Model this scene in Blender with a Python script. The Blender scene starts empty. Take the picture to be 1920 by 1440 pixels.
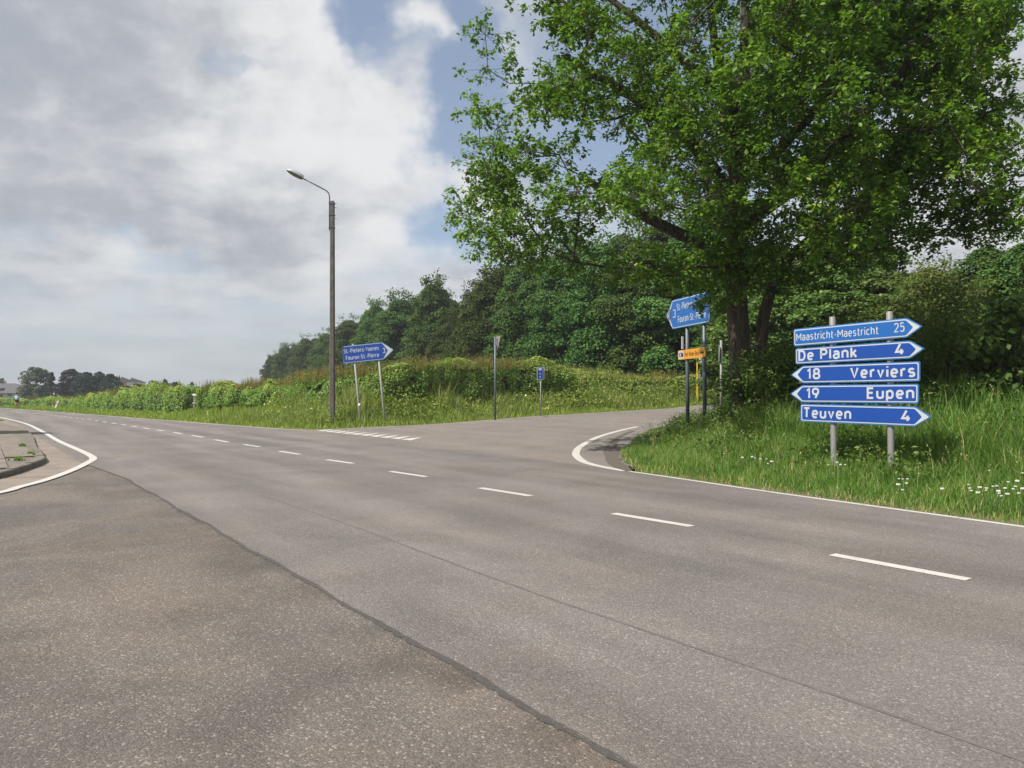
import bpy, bmesh, math, random
import numpy as np
from mathutils import Vector, Matrix

SC = bpy.context.scene
COL = SC.collection
rng = np.random.default_rng(7)
random.seed(7)
R = math.radians

# ------------------------------------------------------------------ camera
FPX, CH, HOR = 1400.0, 1.6, 740.0          # focal length in photo pixels, eye height, horizon row
cam_d = bpy.data.cameras.new('camera')
cam_d.sensor_fit = 'HORIZONTAL'
cam_d.sensor_width = 36.0
cam_d.lens = 36.0 * FPX / 1920.0
cam_d.shift_y = (HOR - 720.0) / 1920.0
cam_d.clip_end = 3000.0
cam = bpy.data.objects.new('camera', cam_d)
cam.location = (0, 0, CH)
cam.rotation_euler = (R(90), 0, 0)
COL.objects.link(cam)
SC.camera = cam

# ------------------------------------------------------------------ light
SUN = Vector((-0.74, -0.53, 1.14)).normalized()     # towards the sun
sl = bpy.data.lights.new('sun', 'SUN')
sl.energy = 3.4
sl.angle = R(0.6)
sl.color = (1.0, 0.95, 0.87)
so = bpy.data.objects.new('sun', sl)
so.rotation_euler = SUN.to_track_quat('Z', 'Y').to_euler()
COL.objects.link(so)

SC.view_settings.view_transform = 'Standard'
SC.view_settings.look = 'None'
SC.view_settings.exposure = 1.05
SC.view_settings.gamma = 1.0
SC.view_settings.use_curve_mapping = False
SC.cycles.use_denoising = True
SC.cycles.max_bounces = 6
SC.cycles.transparent_max_bounces = 4
SC.cycles.diffuse_bounces = 3
SC.cycles.glossy_bounces = 2
SC.cycles.transmission_bounces = 3
SC.cycles.sample_clamp_indirect = 6.0


class NT:
    """small node-tree writer"""
    def __init__(self, tree):
        self.t = tree
        tree.nodes.clear()

    def n(self, kind, **kw):
        nd = self.t.nodes.new(kind)
        for k, v in kw.items():
            setattr(nd, k, v)
        return nd

    def l(self, a, b):
        self.t.links.new(a, b)

    def _set(self, sock, v):
        if isinstance(v, bpy.types.NodeSocket):
            self.l(v, sock)
        elif v is not None:
            try:
                sock.default_value = v
            except Exception:
                sock.default_value = (*v, 1.0)

    def math(self, op, a, b=None, c=None, clamp=False):
        nd = self.n('ShaderNodeMath', operation=op, use_clamp=clamp)
        for i, v in enumerate((a, b, c)):
            if v is not None:
                self._set(nd.inputs[i], v)
        return nd.outputs[0]

    def vmath(self, op, a, b=None, out=0):
        nd = self.n('ShaderNodeVectorMath', operation=op)
        self._set(nd.inputs[0], a)
        if b is not None:
            self._set(nd.inputs[3] if op == 'SCALE' else nd.inputs[1], b)
        return nd.outputs['Value'] if out else nd.outputs[0]

    def maprange(self, v, a, b, c=0.0, d=1.0, smooth=True):
        nd = self.n('ShaderNodeMapRange')
        nd.interpolation_type = 'SMOOTHSTEP' if smooth else 'LINEAR'
        for i, x in enumerate((v, a, b, c, d)):
            self._set(nd.inputs[i], x)
        return nd.outputs[0]

    def mix(self, f, a, b, mode='MIX'):
        nd = self.n('ShaderNodeMix', data_type='RGBA', blend_type=mode)
        self._set(nd.inputs[0], f)
        self._set(nd.inputs[6], a if isinstance(a, bpy.types.NodeSocket) else (*a[:3], 1.0))
        self._set(nd.inputs[7], b if isinstance(b, bpy.types.NodeSocket) else (*b[:3], 1.0))
        return nd.outputs[2]

    def noise(self, vec, scale, detail=4.0, rough=0.55, color=False, dist=0.0):
        nd = self.n('ShaderNodeTexNoise')
        self._set(nd.inputs['Vector'], vec)
        nd.inputs['Scale'].default_value = scale
        nd.inputs['Detail'].default_value = detail
        nd.inputs['Roughness'].default_value = rough
        nd.inputs['Distortion'].default_value = dist
        return nd.outputs['Color'] if color else nd.outputs['Fac']

    def voro(self, vec, scale, feature='F1', out='Distance', rnd=1.0):
        nd = self.n('ShaderNodeTexVoronoi', feature=feature)
        self._set(nd.inputs['Vector'], vec)
        nd.inputs['Scale'].default_value = scale
        if 'Randomness' in nd.inputs:
            nd.inputs['Randomness'].default_value = rnd
        return nd.outputs[out]

    def mapping(self, vec, scale=(1, 1, 1), rot=(0, 0, 0), loc=(0, 0, 0)):
        nd = self.n('ShaderNodeMapping')
        self._set(nd.inputs['Vector'], vec)
        nd.inputs['Scale'].default_value = scale
        nd.inputs['Rotation'].default_value = rot
        nd.inputs['Location'].default_value = loc
        return nd.outputs[0]


def pix_dir(px, py):
    return Vector(((px - 960) / FPX, 1.0, (HOR - py) / FPX)).normalized()


# ------------------------------------------------------------------ world: clear sky with cumulus and grey stratocumulus
world = bpy.data.worlds.new('World')
SC.world = world
world.use_nodes = True
w = NT(world.node_tree)
tc = w.n('ShaderNodeTexCoord').outputs['Generated']
sky = w.n('ShaderNodeTexSky', sky_type='NISHITA')
sky.sun_disc = False
sky.sun_elevation = math.asin(SUN.z)
sky.sun_rotation = math.atan2(SUN.x, SUN.y)
sky.altitude = 200
sky.dust_density = 1.6
sky.ozone_density = 1.3
sep = w.n('ShaderNodeSeparateXYZ'); w.l(tc, sep.inputs[0])
zz = w.math('ADD', w.math('MAXIMUM', sep.outputs[2], 0.0), 0.16)
comb = w.n('ShaderNodeCombineXYZ')
w.l(w.math('DIVIDE', sep.outputs[0], zz), comb.inputs[0])
w.l(w.math('DIVIDE', sep.outputs[1], zz), comb.inputs[1])
pl = comb.outputs[0]
wob = w.noise(tc, 4.5, 5.0, 0.6, color=True)
wob = w.vmath('SCALE', w.vmath('SUBTRACT', wob, (0.5, 0.5, 0.5)), 0.26)
tdir = w.vmath('ADD', tc, wob)


def blobs(items):
    acc = None
    for (px, py, rad, amt, sx, sy) in items:
        c = pix_dir(px, py)
        dv = w.vmath('SUBTRACT', tdir, tuple(c))
        dv = w.vmath('MULTIPLY', dv, (1.0 / sx, 1.0, 1.0 / sy))
        ln = w.vmath('LENGTH', dv, out=1)
        g = w.maprange(ln, 0.0, rad / FPX, amt, 0.0)
        acc = g if acc is None else w.math('ADD', acc, g)
    return acc


# openings with blue sky (photo px, py, radius, weight, stretch x / y) and cloud masses
holes = blobs([(690, 100, 210, -0.62, 0.6, 1.5), (860, 60, 150, -0.62, 0.7, 1.5), (850, 240, 190, -0.85, 0.8, 1.3),
               (490, 152, 120, -0.55, 1.5, 0.4), (320, 500, 170, -0.24, 1.3, 0.8), (880, 460, 110, -0.35, 1.2, 0.7),
               (150, 455, 190, -0.14, 1.8, 0.45), (1240, 150, 420, -0.42, 1.0, 1.0), (1460, 130, 260, -0.3, 1, 1),
               (770, 320, 90, -0.15, 1.4, 0.5)])
heaps = blobs([(690, 210, 200, 0.45, 1.5, 0.75), (600, 330, 260, 0.30, 1.6, 0.8), (780, 45, 85, 0.40, 1.2, 0.6),
               (560, 60, 150, 0.35, 1.2, 1.0), (870, 370, 120, 0.35, 1.2, 0.6), (200, 160, 420, 0.4, 1.5, 1.0),
               (1880, 350, 260, 0.4, 1.0, 1.0), (190, 500, 130, 0.25, 1.6, 0.4), (340, 465, 60, 0.3, 1.0, 0.8)])
cov = w.noise(pl, 1.15, 7.0, 0.56, dist=0.25)
puff = w.noise(tc, 6.0, 10.0, 0.62, dist=0.3)
cov = w.math('ADD', w.math('ADD', w.math('MULTIPLY', cov, 1.0), w.math('MULTIPLY', puff, 0.42)), -0.18)
cov = w.math('ADD', cov, w.math('ADD', holes, heaps))
mask = w.maprange(cov, 0.16, 0.66)
# brightness of the cloud: thin sunlit parts are bright, thick undersides grey
darks = blobs([(60, 60, 380, -0.55, 1.6, 0.9), (330, 60, 260, -0.30, 1.4, 0.8), (120, 225, 260, -0.50, 1.7, 0.55),
               (300, 400, 330, -0.52, 1.9, 0.42), (1890, 230, 200, -0.2, 1, 1), (20, 690, 500, -0.12, 3.0, 0.25)])
brights = blobs([(690, 200, 200, 0.40, 1.4, 0.8), (600, 60, 170, 0.30, 1, 1), (520, 300, 240, 0.22, 1.6, 0.7),
                 (790, 45, 110, 0.35, 1.3, 0.6), (870, 400, 260, 0.25, 1.2, 0.9), (60, 300, 200, 0.22, 1.6, 0.4),
                 (190, 505, 160, 0.18, 1.6, 0.4), (640, 460, 260, 0.15, 1.4, 0.8), (1900, 340, 160, 0.3, 1, 0.8)])
bn = w.noise(pl, 1.9, 6.0, 0.6)
bn2 = w.noise(tc, 7.0, 10.0, 0.60, dist=0.35)
br = w.math('ADD', w.math('MULTIPLY', bn, 1.15), w.math('MULTIPLY', bn2, 1.0))
br = w.math('SUBTRACT', br, 0.53)
br = w.math('ADD', br, w.math('ADD', w.math('MULTIPLY', darks, 0.40), w.math('MULTIPLY', brights, 0.70)))
br = w.maprange(br, 0.16, 0.86)
SKY_S = 0.10
cl = w.mix(br, (1.88, 2.03, 2.28), (4.05, 4.07, 4.12))
hz = w.maprange(sep.outputs[2], 0.0, 0.22, 1.0, 0.0)
cl = w.mix(w.math('MULTIPLY', hz, 0.75), cl, (2.32, 2.53, 2.68))
mask = w.math('MAXIMUM', mask, w.math('MULTIPLY', hz, 0.85))
blue = w.mix(0.30, w.vmath('MULTIPLY', sky.outputs[0], (0.66, 0.68, 0.70)), (2.3, 2.55, 2.85))
final = w.mix(mask, blue, cl)
bg = w.n('ShaderNodeBackground')
bg.inputs['Strength'].default_value = SKY_S
w.l(final, bg.inputs['Color'])
wo = w.n('ShaderNodeOutputWorld')
w.l(bg.outputs[0], wo.inputs['Surface'])

# ------------------------------------------------------------------ road frame: u along the main road, n across it
U = np.array([-0.5815, 0.8135]); N_ = np.array([0.8135, 0.5815]); D0 = 10.3


def dval(x, y):
    return N_[0] * x + N_[1] * y - D0


def tval(x, y):
    return U[0] * x + U[1] * y


def td(t, d):
    return N_ * (d + D0) + U * t


def sstep(v, a, b):
    q = np.clip((np.asarray(v, float) - a) / (b - a), 0, 1)
    return q * q * (3 - 2 * q)


def base_z(x, y):
    d = np.asarray(dval(x, y)); t = np.asarray(tval(x, y))
    z = 0.03 * np.clip(d - 1.6, 0, 23.4) + 0.075 * np.clip(d - 25, 0, 45)
    dip = -0.012 * np.clip(t - 115, 0, 110) * (1 - sstep(d, -5, 25))
    return z + dip


def march(px, py, hf, extra=0.0, far=420.0):
    """ground point seen at a photo pixel"""
    kx, kz = (px - 960) / FPX, (HOR - py) / FPX
    prev = 2.0
    for y in np.concatenate([np.arange(2, 80, 0.25), np.arange(80, far, 1.0)]):
        if CH + kz * y < float(hf(kx * y, y)) + extra:
            a, b = prev, y
            for _ in range(30):
                m = (a + b) / 2
                if CH + kz * m < float(hf(kx * m, m)) + extra:
                    b = m
                else:
                    a = m
            return np.array([kx * b, b])
        prev = y
    return np.array([kx * far, far])


def G(px, py):
    return march(px, py, base_z)


# ------------------------------------------------------------------ outlines of the paved areas
far_px = [(578, 806.4), (530, 804.4), (473, 800.5), (380, 793.5), (250, 783.5), (140, 775.2), (60, 769.3), (0, 765.0)]
far_edge_left = [G(*p) for p in far_px]
far_edge_left.append(far_edge_left[-1] + (far_edge_left[-1] - far_edge_left[-2]) * 1.5)
corner_px = [(1180, 884), (1140, 877.5), (1100, 868), (1083, 857), (1080, 848), (1090, 836), (1120, 820), (1160, 808), (1195, 800)]
corner = [G(*p) for p in corner_px]
right_edge = [G(*p) for p in ((1920, 988), (1680, 955), (1440, 922), (1250, 894))]
right_edge = [right_edge[0] + (right_edge[0] - right_edge[1]) * k_ for k_ in (14, 6, 2.5, 1)] + right_edge
cw = [0.0, .25, .55, .75, .80, .80, .7, .5, .35]
CORNER_OUT = []
for k_ in range(len(corner)):
    v_ = corner[min(k_ + 1, len(corner) - 1)] - corner[max(k_ - 1, 0)]
    v_ = v_ / np.linalg.norm(v_)
    CORNER_OUT.append(corner[k_] + np.array([v_[1], -v_[0]]) * cw[k_])
side_right = CORNER_OUT + [np.array(p) for p in ((8.6, 33.6), (13.5, 37.8), (20, 42.5), (30, 48.5))]
sl_px = [(578, 806.4), (640, 804.0), (700, 801), (800, 796.5), (900, 789), (1000, 781), (1100, 775), (1200, 769), (1255, 766)]
side_left = [G(*p) for p in sl_px] + [np.array(p) for p in ((15.5, 50.2), (24, 56), (32, 61))]
near_line_px = [(0, 782.5), (44, 793), (79, 809), (108, 826), (146, 843), (167, 853), (175, 860), (167, 866), (146, 877),
                (117, 889), (79, 902), (37, 913), (0, 923.5)]
near_line = [G(*p) for p in near_line_px]
near_line = [near_line[0] + (near_line[0] - near_line[1]) * k for k in (2.6, 1.2)] + near_line
near_line += [np.array((-8.35, 10.5)), np.array((-8.5, 7.0)), np.array((-8.9, 2.0)), np.array((-10, -6)), np.array((-12, -20))]
gut_px = [(0, 781), (42, 794.8), (69, 811), (100, 834), (125, 853.5), (142, 868)]
gut_edge = [G(*p) for p in gut_px]


def catmull(pts, k=6):
    pts = [np.asarray(p, float) for p in pts]
    out = []
    for i in range(len(pts) - 1):
        p0 = pts[max(i - 1, 0)]; p1 = pts[i]; p2 = pts[i + 1]; p3 = pts[min(i + 2, len(pts) - 1)]
        for j in range(k):
            s = j / k
            out.append(0.5 * ((2 * p1) + (-p0 + p2) * s + (2 * p0 - 5 * p1 + 4 * p2 - p3) * s * s + (-p0 + 3 * p1 - 3 * p2 + p3) * s ** 3))
    out.append(pts[-1])
    return out


def offset_line(pts, off):
    pts = [np.asarray(p, float) for p in pts]
    out = []
    for i in range(len(pts)):
        a = pts[max(i - 1, 0)]; b = pts[min(i + 1, len(pts) - 1)]
        v = (b - a) / (np.linalg.norm(b - a) + 1e-9)
        out.append(pts[i] + np.array([-v[1], v[0]]) * off)
    return out


corner_s = catmull(corner, 5)
near_s = catmull(near_line, 5)
far_s = catmull(far_edge_left, 4)
corner_t = tval(*corner[0])
mouth_t = tval(*far_s[0])
mouth = [corner[0] + (far_s[0] - corner[0]) * k_ for k_ in np.linspace(0, 1, 12)][:-1]
# asphalt of the main road: out to the outer side of its edge lines
i_tip = 6 + 2
near_up = [p for p in catmull(near_line[:i_tip + 1], 5)]           # from far left to the tip of the island line
near_asph = offset_line(near_up, -0.42)                            # asphalt reaches a little under the gutter side
main_poly = [p + N_ * 0.12 for p in right_edge] + mouth + [far_s[0]] + [p + N_ * 0.13 for p in far_s[1:]] + list(near_asph) + [td(15.9, -8.0)] + \
    [td(t, -8.0 + 0.014 * math.sin(t * 2.1) + 0.010 * math.sin(t * 5.3 + 1)) for t in np.arange(15.4, -20, -0.3)] + [td(-45, -8.0)]
side_poly = list(reversed(mouth)) + catmull(side_right, 4)[1:] + list(reversed(catmull(side_left, 4)))
apron_poly = [td(-45, -7.8), td(15.2, -7.8)] + [np.asarray(p) for p in near_line[i_tip:]] + [np.array((20, -40))]
island = [np.array(p) for p in ((-14, -20), (-11.2, -6), (-10.3, 2), (-9.7, 8), (-9.55, 12), (-9.8, 14.3), (-10.35, 16), (-11.0, 17.6), (-11.75, 18.7),
                                (-12.6, 20.0), (-13.6, 21.4), (-15.2, 23.8), (-18.4, 28.6), (-23.2, 35.2), (-31, 44))]
island_s = catmull(island, 4)
pave_poly = island_s + [np.array((-40, 44)), np.array((-40, -20))]
gutter_poly = [np.asarray(p) for p in near_s] + list(reversed(island_s))


def poly_dist(px, py, poly):
    """signed distance, positive outside"""
    P = np.stack([np.ravel(px), np.ravel(py)], 1).astype(float)
    A = np.array(poly, float); B = np.roll(A, -1, 0)
    keep = ((B - A) ** 2).sum(1) > 1e-10
    A = A[keep]; B = B[keep]
    E = B - A; L = (E * E).sum(1); dy = np.where(np.abs(E[:, 1]) < 1e-12, 1e-12, E[:, 1])
    out = np.empty(len(P))
    for c in range(0, len(P), 4000):
        q = P[c:c + 4000]
        qx = q[:, 0:1] - A[None, :, 0]; qy = q[:, 1:2] - A[None, :, 1]
        s = np.clip((qx * E[:, 0] + qy * E[:, 1]) / L, 0, 1)
        best = ((qx - s * E[:, 0]) ** 2 + (qy - s * E[:, 1]) ** 2).min(1)
        cond = (A[None, :, 1] > q[:, 1:2]) != (B[None, :, 1] > q[:, 1:2])
        xi = A[:, 0] + qy * E[:, 0] / dy
        ins = (np.count_nonzero(cond & (q[:, 0:1] < xi), axis=1) % 2) == 1
        r = np.sqrt(best)
        out[c:c + 4000] = np.where(ins, -r, r)
    return out


hard = [main_poly, side_poly, apron_poly, gutter_poly]


def road_dist(x, y):
    x = np.ravel(np.asarray(x, float)); y = np.ravel(np.asarray(y, float))
    return np.minimum.reduce([poly_dist(x, y, p) for p in hard])


def qside(x, y):
    return -0.64 * (np.asarray(x) - 3.0) + 0.77 * (np.asarray(y) - 35.0)


def ground_z(x, y, rd=None):
    x = np.ravel(np.asarray(x, float)); y = np.ravel(np.asarray(y, float))
    if rd is None:
        rd = road_dist(x, y)
    d = dval(x, y); q = qside(x, y)
    z = base_z(x, y)
    up = sstep(d, -0.5, 1.0)
    nearw = 1 - sstep(tval(x, y), 48, 66)
    bankL = 0.95 * sstep(rd, 2.2, 5.5) * (q > 0) * up * nearw
    bankR = (0.10 * sstep(rd, .4, 2.0) + 0.75 * sstep(rd, 2.2, 6.5) + 0.5 * sstep(rd, 6.5, 14)) * (q <= 0) * up
    bump = 0.05 * np.sin(x * 1.3 + 1.7 * np.sin(y * .7)) * np.sin(y * 1.1) * sstep(rd, 0.8, 3)
    return z + bankL + bankR + bump + np.where(rd < 0.8, -0.07 + 0.09 * sstep(rd, 0.05, 0.8), 0.02)


def gz(x, y):
    return float(ground_z([x], [y])[0])


def G2(px, py, extra=0.0):
    kx, kz = (px - 960) / FPX, (HOR - py) / FPX
    y = np.arange(4, 60, 0.04)
    below = CH + kz * y < ground_z(kx * y, y) + extra
    yb = float(y[np.argmax(below)]) if below.any() else 60.0
    return np.array([kx * yb, yb])


# ------------------------------------------------------------------ materials
MATS = {}


def new_mat(name):
    m = bpy.data.materials.new(name)
    m.use_nodes = True
    t = NT(m.node_tree)
    o = t.n('ShaderNodeOutputMaterial')
    b = t.n('ShaderNodeBsdfPrincipled')
    t.l(b.outputs[0], o.inputs['Surface'])
    MATS[name] = m
    return m, t, b, o


def plain(name, col, rough=0.6, metal=0.0, var=0.12, scale=6.0, bump=0.0, spec=0.4, coat=0.0):
    m, t, b, o = new_mat(name)
    pos = t.n('ShaderNodeTexCoord').outputs['Object']
    f = t.noise(pos, scale, 5.0, 0.6)
    c = t.mix(f, [v * (1 - var) for v in col], [min(1, v * (1 + var)) for v in col])
    t.l(c, b.inputs['Base Color'])
    b.inputs['Roughness'].default_value = rough
    b.inputs['Metallic'].default_value = metal
    b.inputs['Specular IOR Level'].default_value = spec
    b.inputs['Coat Weight'].default_value = coat
    if bump:
        bp = t.n('ShaderNodeBump'); bp.inputs['Strength'].default_value = bump; bp.inputs['Distance'].default_value = 0.01
        t.l(t.noise(pos, scale * 6, 4), bp.inputs['Height']); t.l(bp.outputs[0], b.inputs['Normal'])
    return m


def asphalt(name, base, light, brown, brown_amt, stone_scale, streak, patch, crack=0.0, track=0.0, joint=0.0):
    m, t, b, o = new_mat(name)
    pos = t.n('ShaderNodeTexCoord').outputs['Object']
    ang = math.atan2(U[1], U[0])
    along = t.mapping(pos, rot=(0, 0, -ang))
    cs = t.n('ShaderNodeSeparateXYZ'); t.l(along, cs.inputs[0])
    across = cs.outputs[1]
    along = t.mapping(along, scale=(0.10, 1.1, 1.0))
    vc = t.voro(pos, stone_scale, out='Color')
    sp = t.n('ShaderNodeSeparateColor'); t.l(vc, sp.inputs[0])
    vd = t.voro(pos, stone_scale, out='Distance')
    vc2 = t.voro(pos, stone_scale * 2.3, out='Color')
    sp2 = t.n('ShaderNodeSeparateColor'); t.l(vc2, sp2.inputs[0])
    grain = t.math('ADD', t.math('MULTIPLY', sp.outputs[0], 0.5), t.math('MULTIPLY', sp2.outputs[1], 0.5))
    c = t.mix(t.maprange(grain, 0.15, 0.9), [v * 0.74 for v in base], [v * 1.28 for v in base])
    c = t.mix(t.maprange(sp.outputs[1], 0.90, 0.98, 0, 0.65), c, light)
    # tone: long streaks, patches, brown dust
    st = t.maprange(t.noise(along, 0.9, 5, 0.55), 0.3, 0.7, 1 - streak, 1 + streak)
    pn = t.noise(pos, 0.55, 6, 0.6, dist=0.6)
    pt = t.maprange(pn, 0.36, 0.62, 1 - patch, 1 + patch * .6)
    tone = t.math('MULTIPLY', st, pt)
    if track:        # polished wheel tracks and the oily strip between them
        wob_ = t.math('MULTIPLY', t.noise(pos, 0.5, 3), 0.5)
        tr = t.math('SINE', t.math('MULTIPLY', t.math('ADD', across, wob_), 3.75))
        tone = t.math('MULTIPLY', tone, t.maprange(tr, -1, 1, 1 - track, 1 + track, False))
    if joint:        # stained strip beside the joint
        jm = t.math('MULTIPLY', t.maprange(across, -2.35, -1.75, 1, 0), t.maprange(t.noise(pos, 2.2, 5), .38, .62))
        tone = t.math('MULTIPLY', tone, t.maprange(jm, 0, 1, 1, 1 - joint, False))
    if crack:
        wv_ = t.vmath('ADD', pos, t.vmath('SCALE', t.noise(pos, 3.0, 4, color=True), 0.22))
        ce = t.voro(wv_, 0.42, 'DISTANCE_TO_EDGE', 'Distance')
        cm = t.math('MULTIPLY', t.maprange(ce, 0.0, 0.0055, 1, 0), t.maprange(t.noise(pos, 0.7, 3), .47, .58))
        tone = t.math('MULTIPLY', tone, t.maprange(cm, 0, 1, 1, 1 - crack, False))
    spot = t.math('MULTIPLY', t.maprange(t.voro(pos, 1.1), 0.0, 0.045, 1, 0), t.maprange(t.noise(pos, 23, 3), .4, .6))
    tone = t.math('MULTIPLY', tone, t.maprange(spot, 0, 1, 1, .6, False))
    cc = t.n('ShaderNodeCombineColor')
    for i in range(3):
        t.l(tone, cc.inputs[i])
    c = t.mix(1.0, c, cc.outputs[0], 'MULTIPLY')
    bf = t.maprange(t.noise(pos, 0.42, 6, 0.65), 0.42, 0.66, 0, brown_amt)
    c = t.mix(bf, c, t.mix(1.0, c, brown, 'MULTIPLY'))
    t.l(c, b.inputs['Base Color'])
    b.inputs['Roughness'].default_value = 0.86
    b.inputs['Specular IOR Level'].default_value = 0.32
    bp = t.n('ShaderNodeBump'); bp.inputs['Strength'].default_value = 0.75; bp.inputs['Distance'].default_value = 0.006
    hh = t.math('ADD', t.math('MULTIPLY', vd, -1.0), t.math('MULTIPLY', t.noise(pos, 260, 2), 0.5))
    t.l(hh, bp.inputs['Height']); t.l(bp.outputs[0], b.inputs['Normal'])
    return m


asphalt('asphalt_main', (0.145, 0.131, 0.122), (0.3234, 0.3003, 0.2772), (1.06, 1.0, 0.94), 0.5, 95, 0.15, 0.10, 0.0, 0.07)
asphalt('asphalt_side', (0.162, 0.144, 0.132), (0.3080, 0.2926, 0.2695), (1.12, 1.0, 0.90), 0.5, 80, 0.10, 0.08, 0.0, 0.0)
asphalt('asphalt_old', (0.112, 0.100, 0.090), (0.3080, 0.2772, 0.2464), (1.12, 1.04, 0.96), 1.0, 84, 0.10, 0.19, 0.0, 0.0, 0.25)
plain('tar', (0.055, 0.050, 0.046), 0.8, var=.5, scale=30, bump=.6)
plain('seam', (0.122, 0.110, 0.102), 0.9, var=.45, scale=5, bump=.6)


def paint_mat():
    m, t, b, o = new_mat('road_paint')
    pos = t.n('ShaderNodeTexCoord').outputs['Object']
    wear = t.math('MAXIMUM', t.maprange(t.noise(pos, 34, 6, 0.7), 0.52, 0.66, 0, 0.75), t.maprange(t.noise(pos, 5, 5, 0.65), 0.56, 0.72, 0, 0.5))
    dirt = t.noise(pos, 1.6, 4)
    c = t.mix(dirt, (0.42, 0.40, 0.37), (0.55, 0.53, 0.50))
    c = t.mix(wear, c, (0.24, 0.22, 0.205))
    t.l(c, b.inputs['Base Color'])
    b.inputs['Roughness'].default_value = 0.6
    bp = t.n('ShaderNodeBump'); bp.inputs['Strength'].default_value = .4; bp.inputs['Distance'].default_value = .003
    t.l(t.voro(pos, 90), bp.inputs['Height']); t.l(bp.outputs[0], b.inputs['Normal'])


paint_mat()


def concrete(name, a, bcol, scale):
    m, t, b, o = new_mat(name)
    pos = t.n('ShaderNodeTexCoord').outputs['Object']
    f = t.noise(pos, scale, 8, 0.65, dist=.4)
    c = t.mix(t.maprange(f, .3, .7), a, bcol)
    c = t.mix(t.maprange(t.voro(pos, 60, out='Distance'), .0, .5, .35, 0), c, [v * .55 for v in a])
    t.l(c, b.inputs['Base Color']); b.inputs['Roughness'].default_value = .9
    bp = t.n('ShaderNodeBump'); bp.inputs['Strength'].default_value = .5; bp.inputs['Distance'].default_value = .01
    t.l(t.noise(pos, 45, 5), bp.inputs['Height']); t.l(bp.outputs[0], b.inputs['Normal'])


concrete('concrete_gutter', (0.1520, 0.1240, 0.1000), (0.2400, 0.2000, 0.1640), 1.4)
concrete('concrete_kerb', (0.1040, 0.0880, 0.0720), (0.1760, 0.1520, 0.1240), 3.0)
concrete('concrete_slab', (0.1280, 0.1080, 0.0880), (0.2000, 0.1720, 0.1400), 2.2)
concrete('concrete_pole', (0.0680, 0.0600, 0.0496), (0.1200, 0.1080, 0.0920), 5.0)


def foliage(name, stops, transl=0.30, rough=0.5, objvar=0.0, tcol=(1.15, 1.25, 0.55), spec=0.25):
    m = bpy.data.materials.new(name); m.use_nodes = True
    t = NT(m.node_tree); MATS[name] = m
    o = t.n('ShaderNodeOutputMaterial')
    at = t.n('ShaderNodeAttribute', attribute_name='tint')
    rp = t.n('ShaderNodeValToRGB'); t.l(at.outputs['Fac'], rp.inputs[0])
    el = rp.color_ramp.elements
    while len(el) < len(stops):
        el.new(0.5)
    for e, (p, c) in zip(el, stops):
        e.position = p; e.color = (*c, 1)
    col = rp.outputs[0]
    if objvar:
        oi = t.n('ShaderNodeObjectInfo')
        hs = t.n('ShaderNodeHueSaturation')
        t.l(t.maprange(oi.outputs['Random'], 0, 1, 0.5 - 0.03 * objvar, 0.5 + 0.02 * objvar, False), hs.inputs['Hue'])
        t.l(t.maprange(oi.outputs['Random'], 0, 1, 1 - 0.3 * objvar, 1 + 0.35 * objvar, False), hs.inputs['Value'])
        hs.inputs['Saturation'].default_value = 1.0
        t.l(col, hs.inputs['Color']); col = hs.outputs[0]
    b = t.n('ShaderNodeBsdfPrincipled')
    t.l(col, b.inputs['Base Color'])
    b.inputs['Roughness'].default_value = rough
    b.inputs['Specular IOR Level'].default_value = spec
    tr = t.n('ShaderNodeBsdfTranslucent')
    t.l(t.mix(1.0, col, tcol, 'MULTIPLY'), tr.inputs['Color'])
    mx = t.n('ShaderNodeMixShader'); mx.inputs[0].default_value = transl
    t.l(b.outputs[0], mx.inputs[1]); t.l(tr.outputs[0], mx.inputs[2])
    t.l(mx.outputs[0], o.inputs['Surface'])
    return m


foliage('leaf_oak', [(0.0, (0.067, 0.131, 0.022)), (0.55, (0.132, 0.235, 0.032)), (0.9, (0.226, 0.346, 0.043)), (1.0, (0.383, 0.337, 0.062))], 0.40)
foliage('leaf_wood', [(0.0, (0.037, 0.078, 0.023)), (0.6, (0.072, 0.126, 0.032)), (1.0, (0.129, 0.181, 0.040))], 0.25, objvar=1.1, spec=0.1, rough=0.7)
foliage('leaf_far', [(0.0, (0.012, 0.032, 0.023)), (1.0, (0.031, 0.062, 0.036))], 0.2, objvar=0.6, spec=0.1, rough=0.7)
foliage('leaf_lime', [(0.0, (0.055, 0.110, 0.025)), (0.6, (0.110, 0.185, 0.040)), (1.0, (0.175, 0.25, 0.06))], 0.38, objvar=0.5)
foliage('leaf_purple', [(0.0, (0.020, 0.018, 0.022)), (1.0, (0.045, 0.034, 0.040))], 0.15)
foliage('leaf_willow', [(0.0, (0.05, 0.075, 0.045)), (1.0, (0.12, 0.16, 0.10))], 0.28)
foliage('leaf_conifer', [(0.0, (0.014, 0.032, 0.018)), (1.0, (0.035, 0.066, 0.030))], 0.12)
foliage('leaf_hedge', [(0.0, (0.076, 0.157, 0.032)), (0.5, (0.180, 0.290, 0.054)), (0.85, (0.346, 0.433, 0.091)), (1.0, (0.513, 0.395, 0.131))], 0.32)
foliage('leaf_shoot', [(0.0, (0.111, 0.150, 0.034)), (0.5, (0.195, 0.202, 0.054)), (1.0, (0.260, 0.169, 0.072))], 0.35)
foliage('leaf_weed', [(0.0, (0.125, 0.202, 0.037)), (0.6, (0.256, 0.337, 0.070)), (0.92, (0.462, 0.461, 0.130)), (1.0, (1.078, 0.944, 0.557))], 0.35)
foliage('leaf_shrub', [(0.0, (0.050, 0.095, 0.021)), (0.6, (0.106, 0.175, 0.031)), (1.0, (0.202, 0.267, 0.049))], 0.38)
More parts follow.
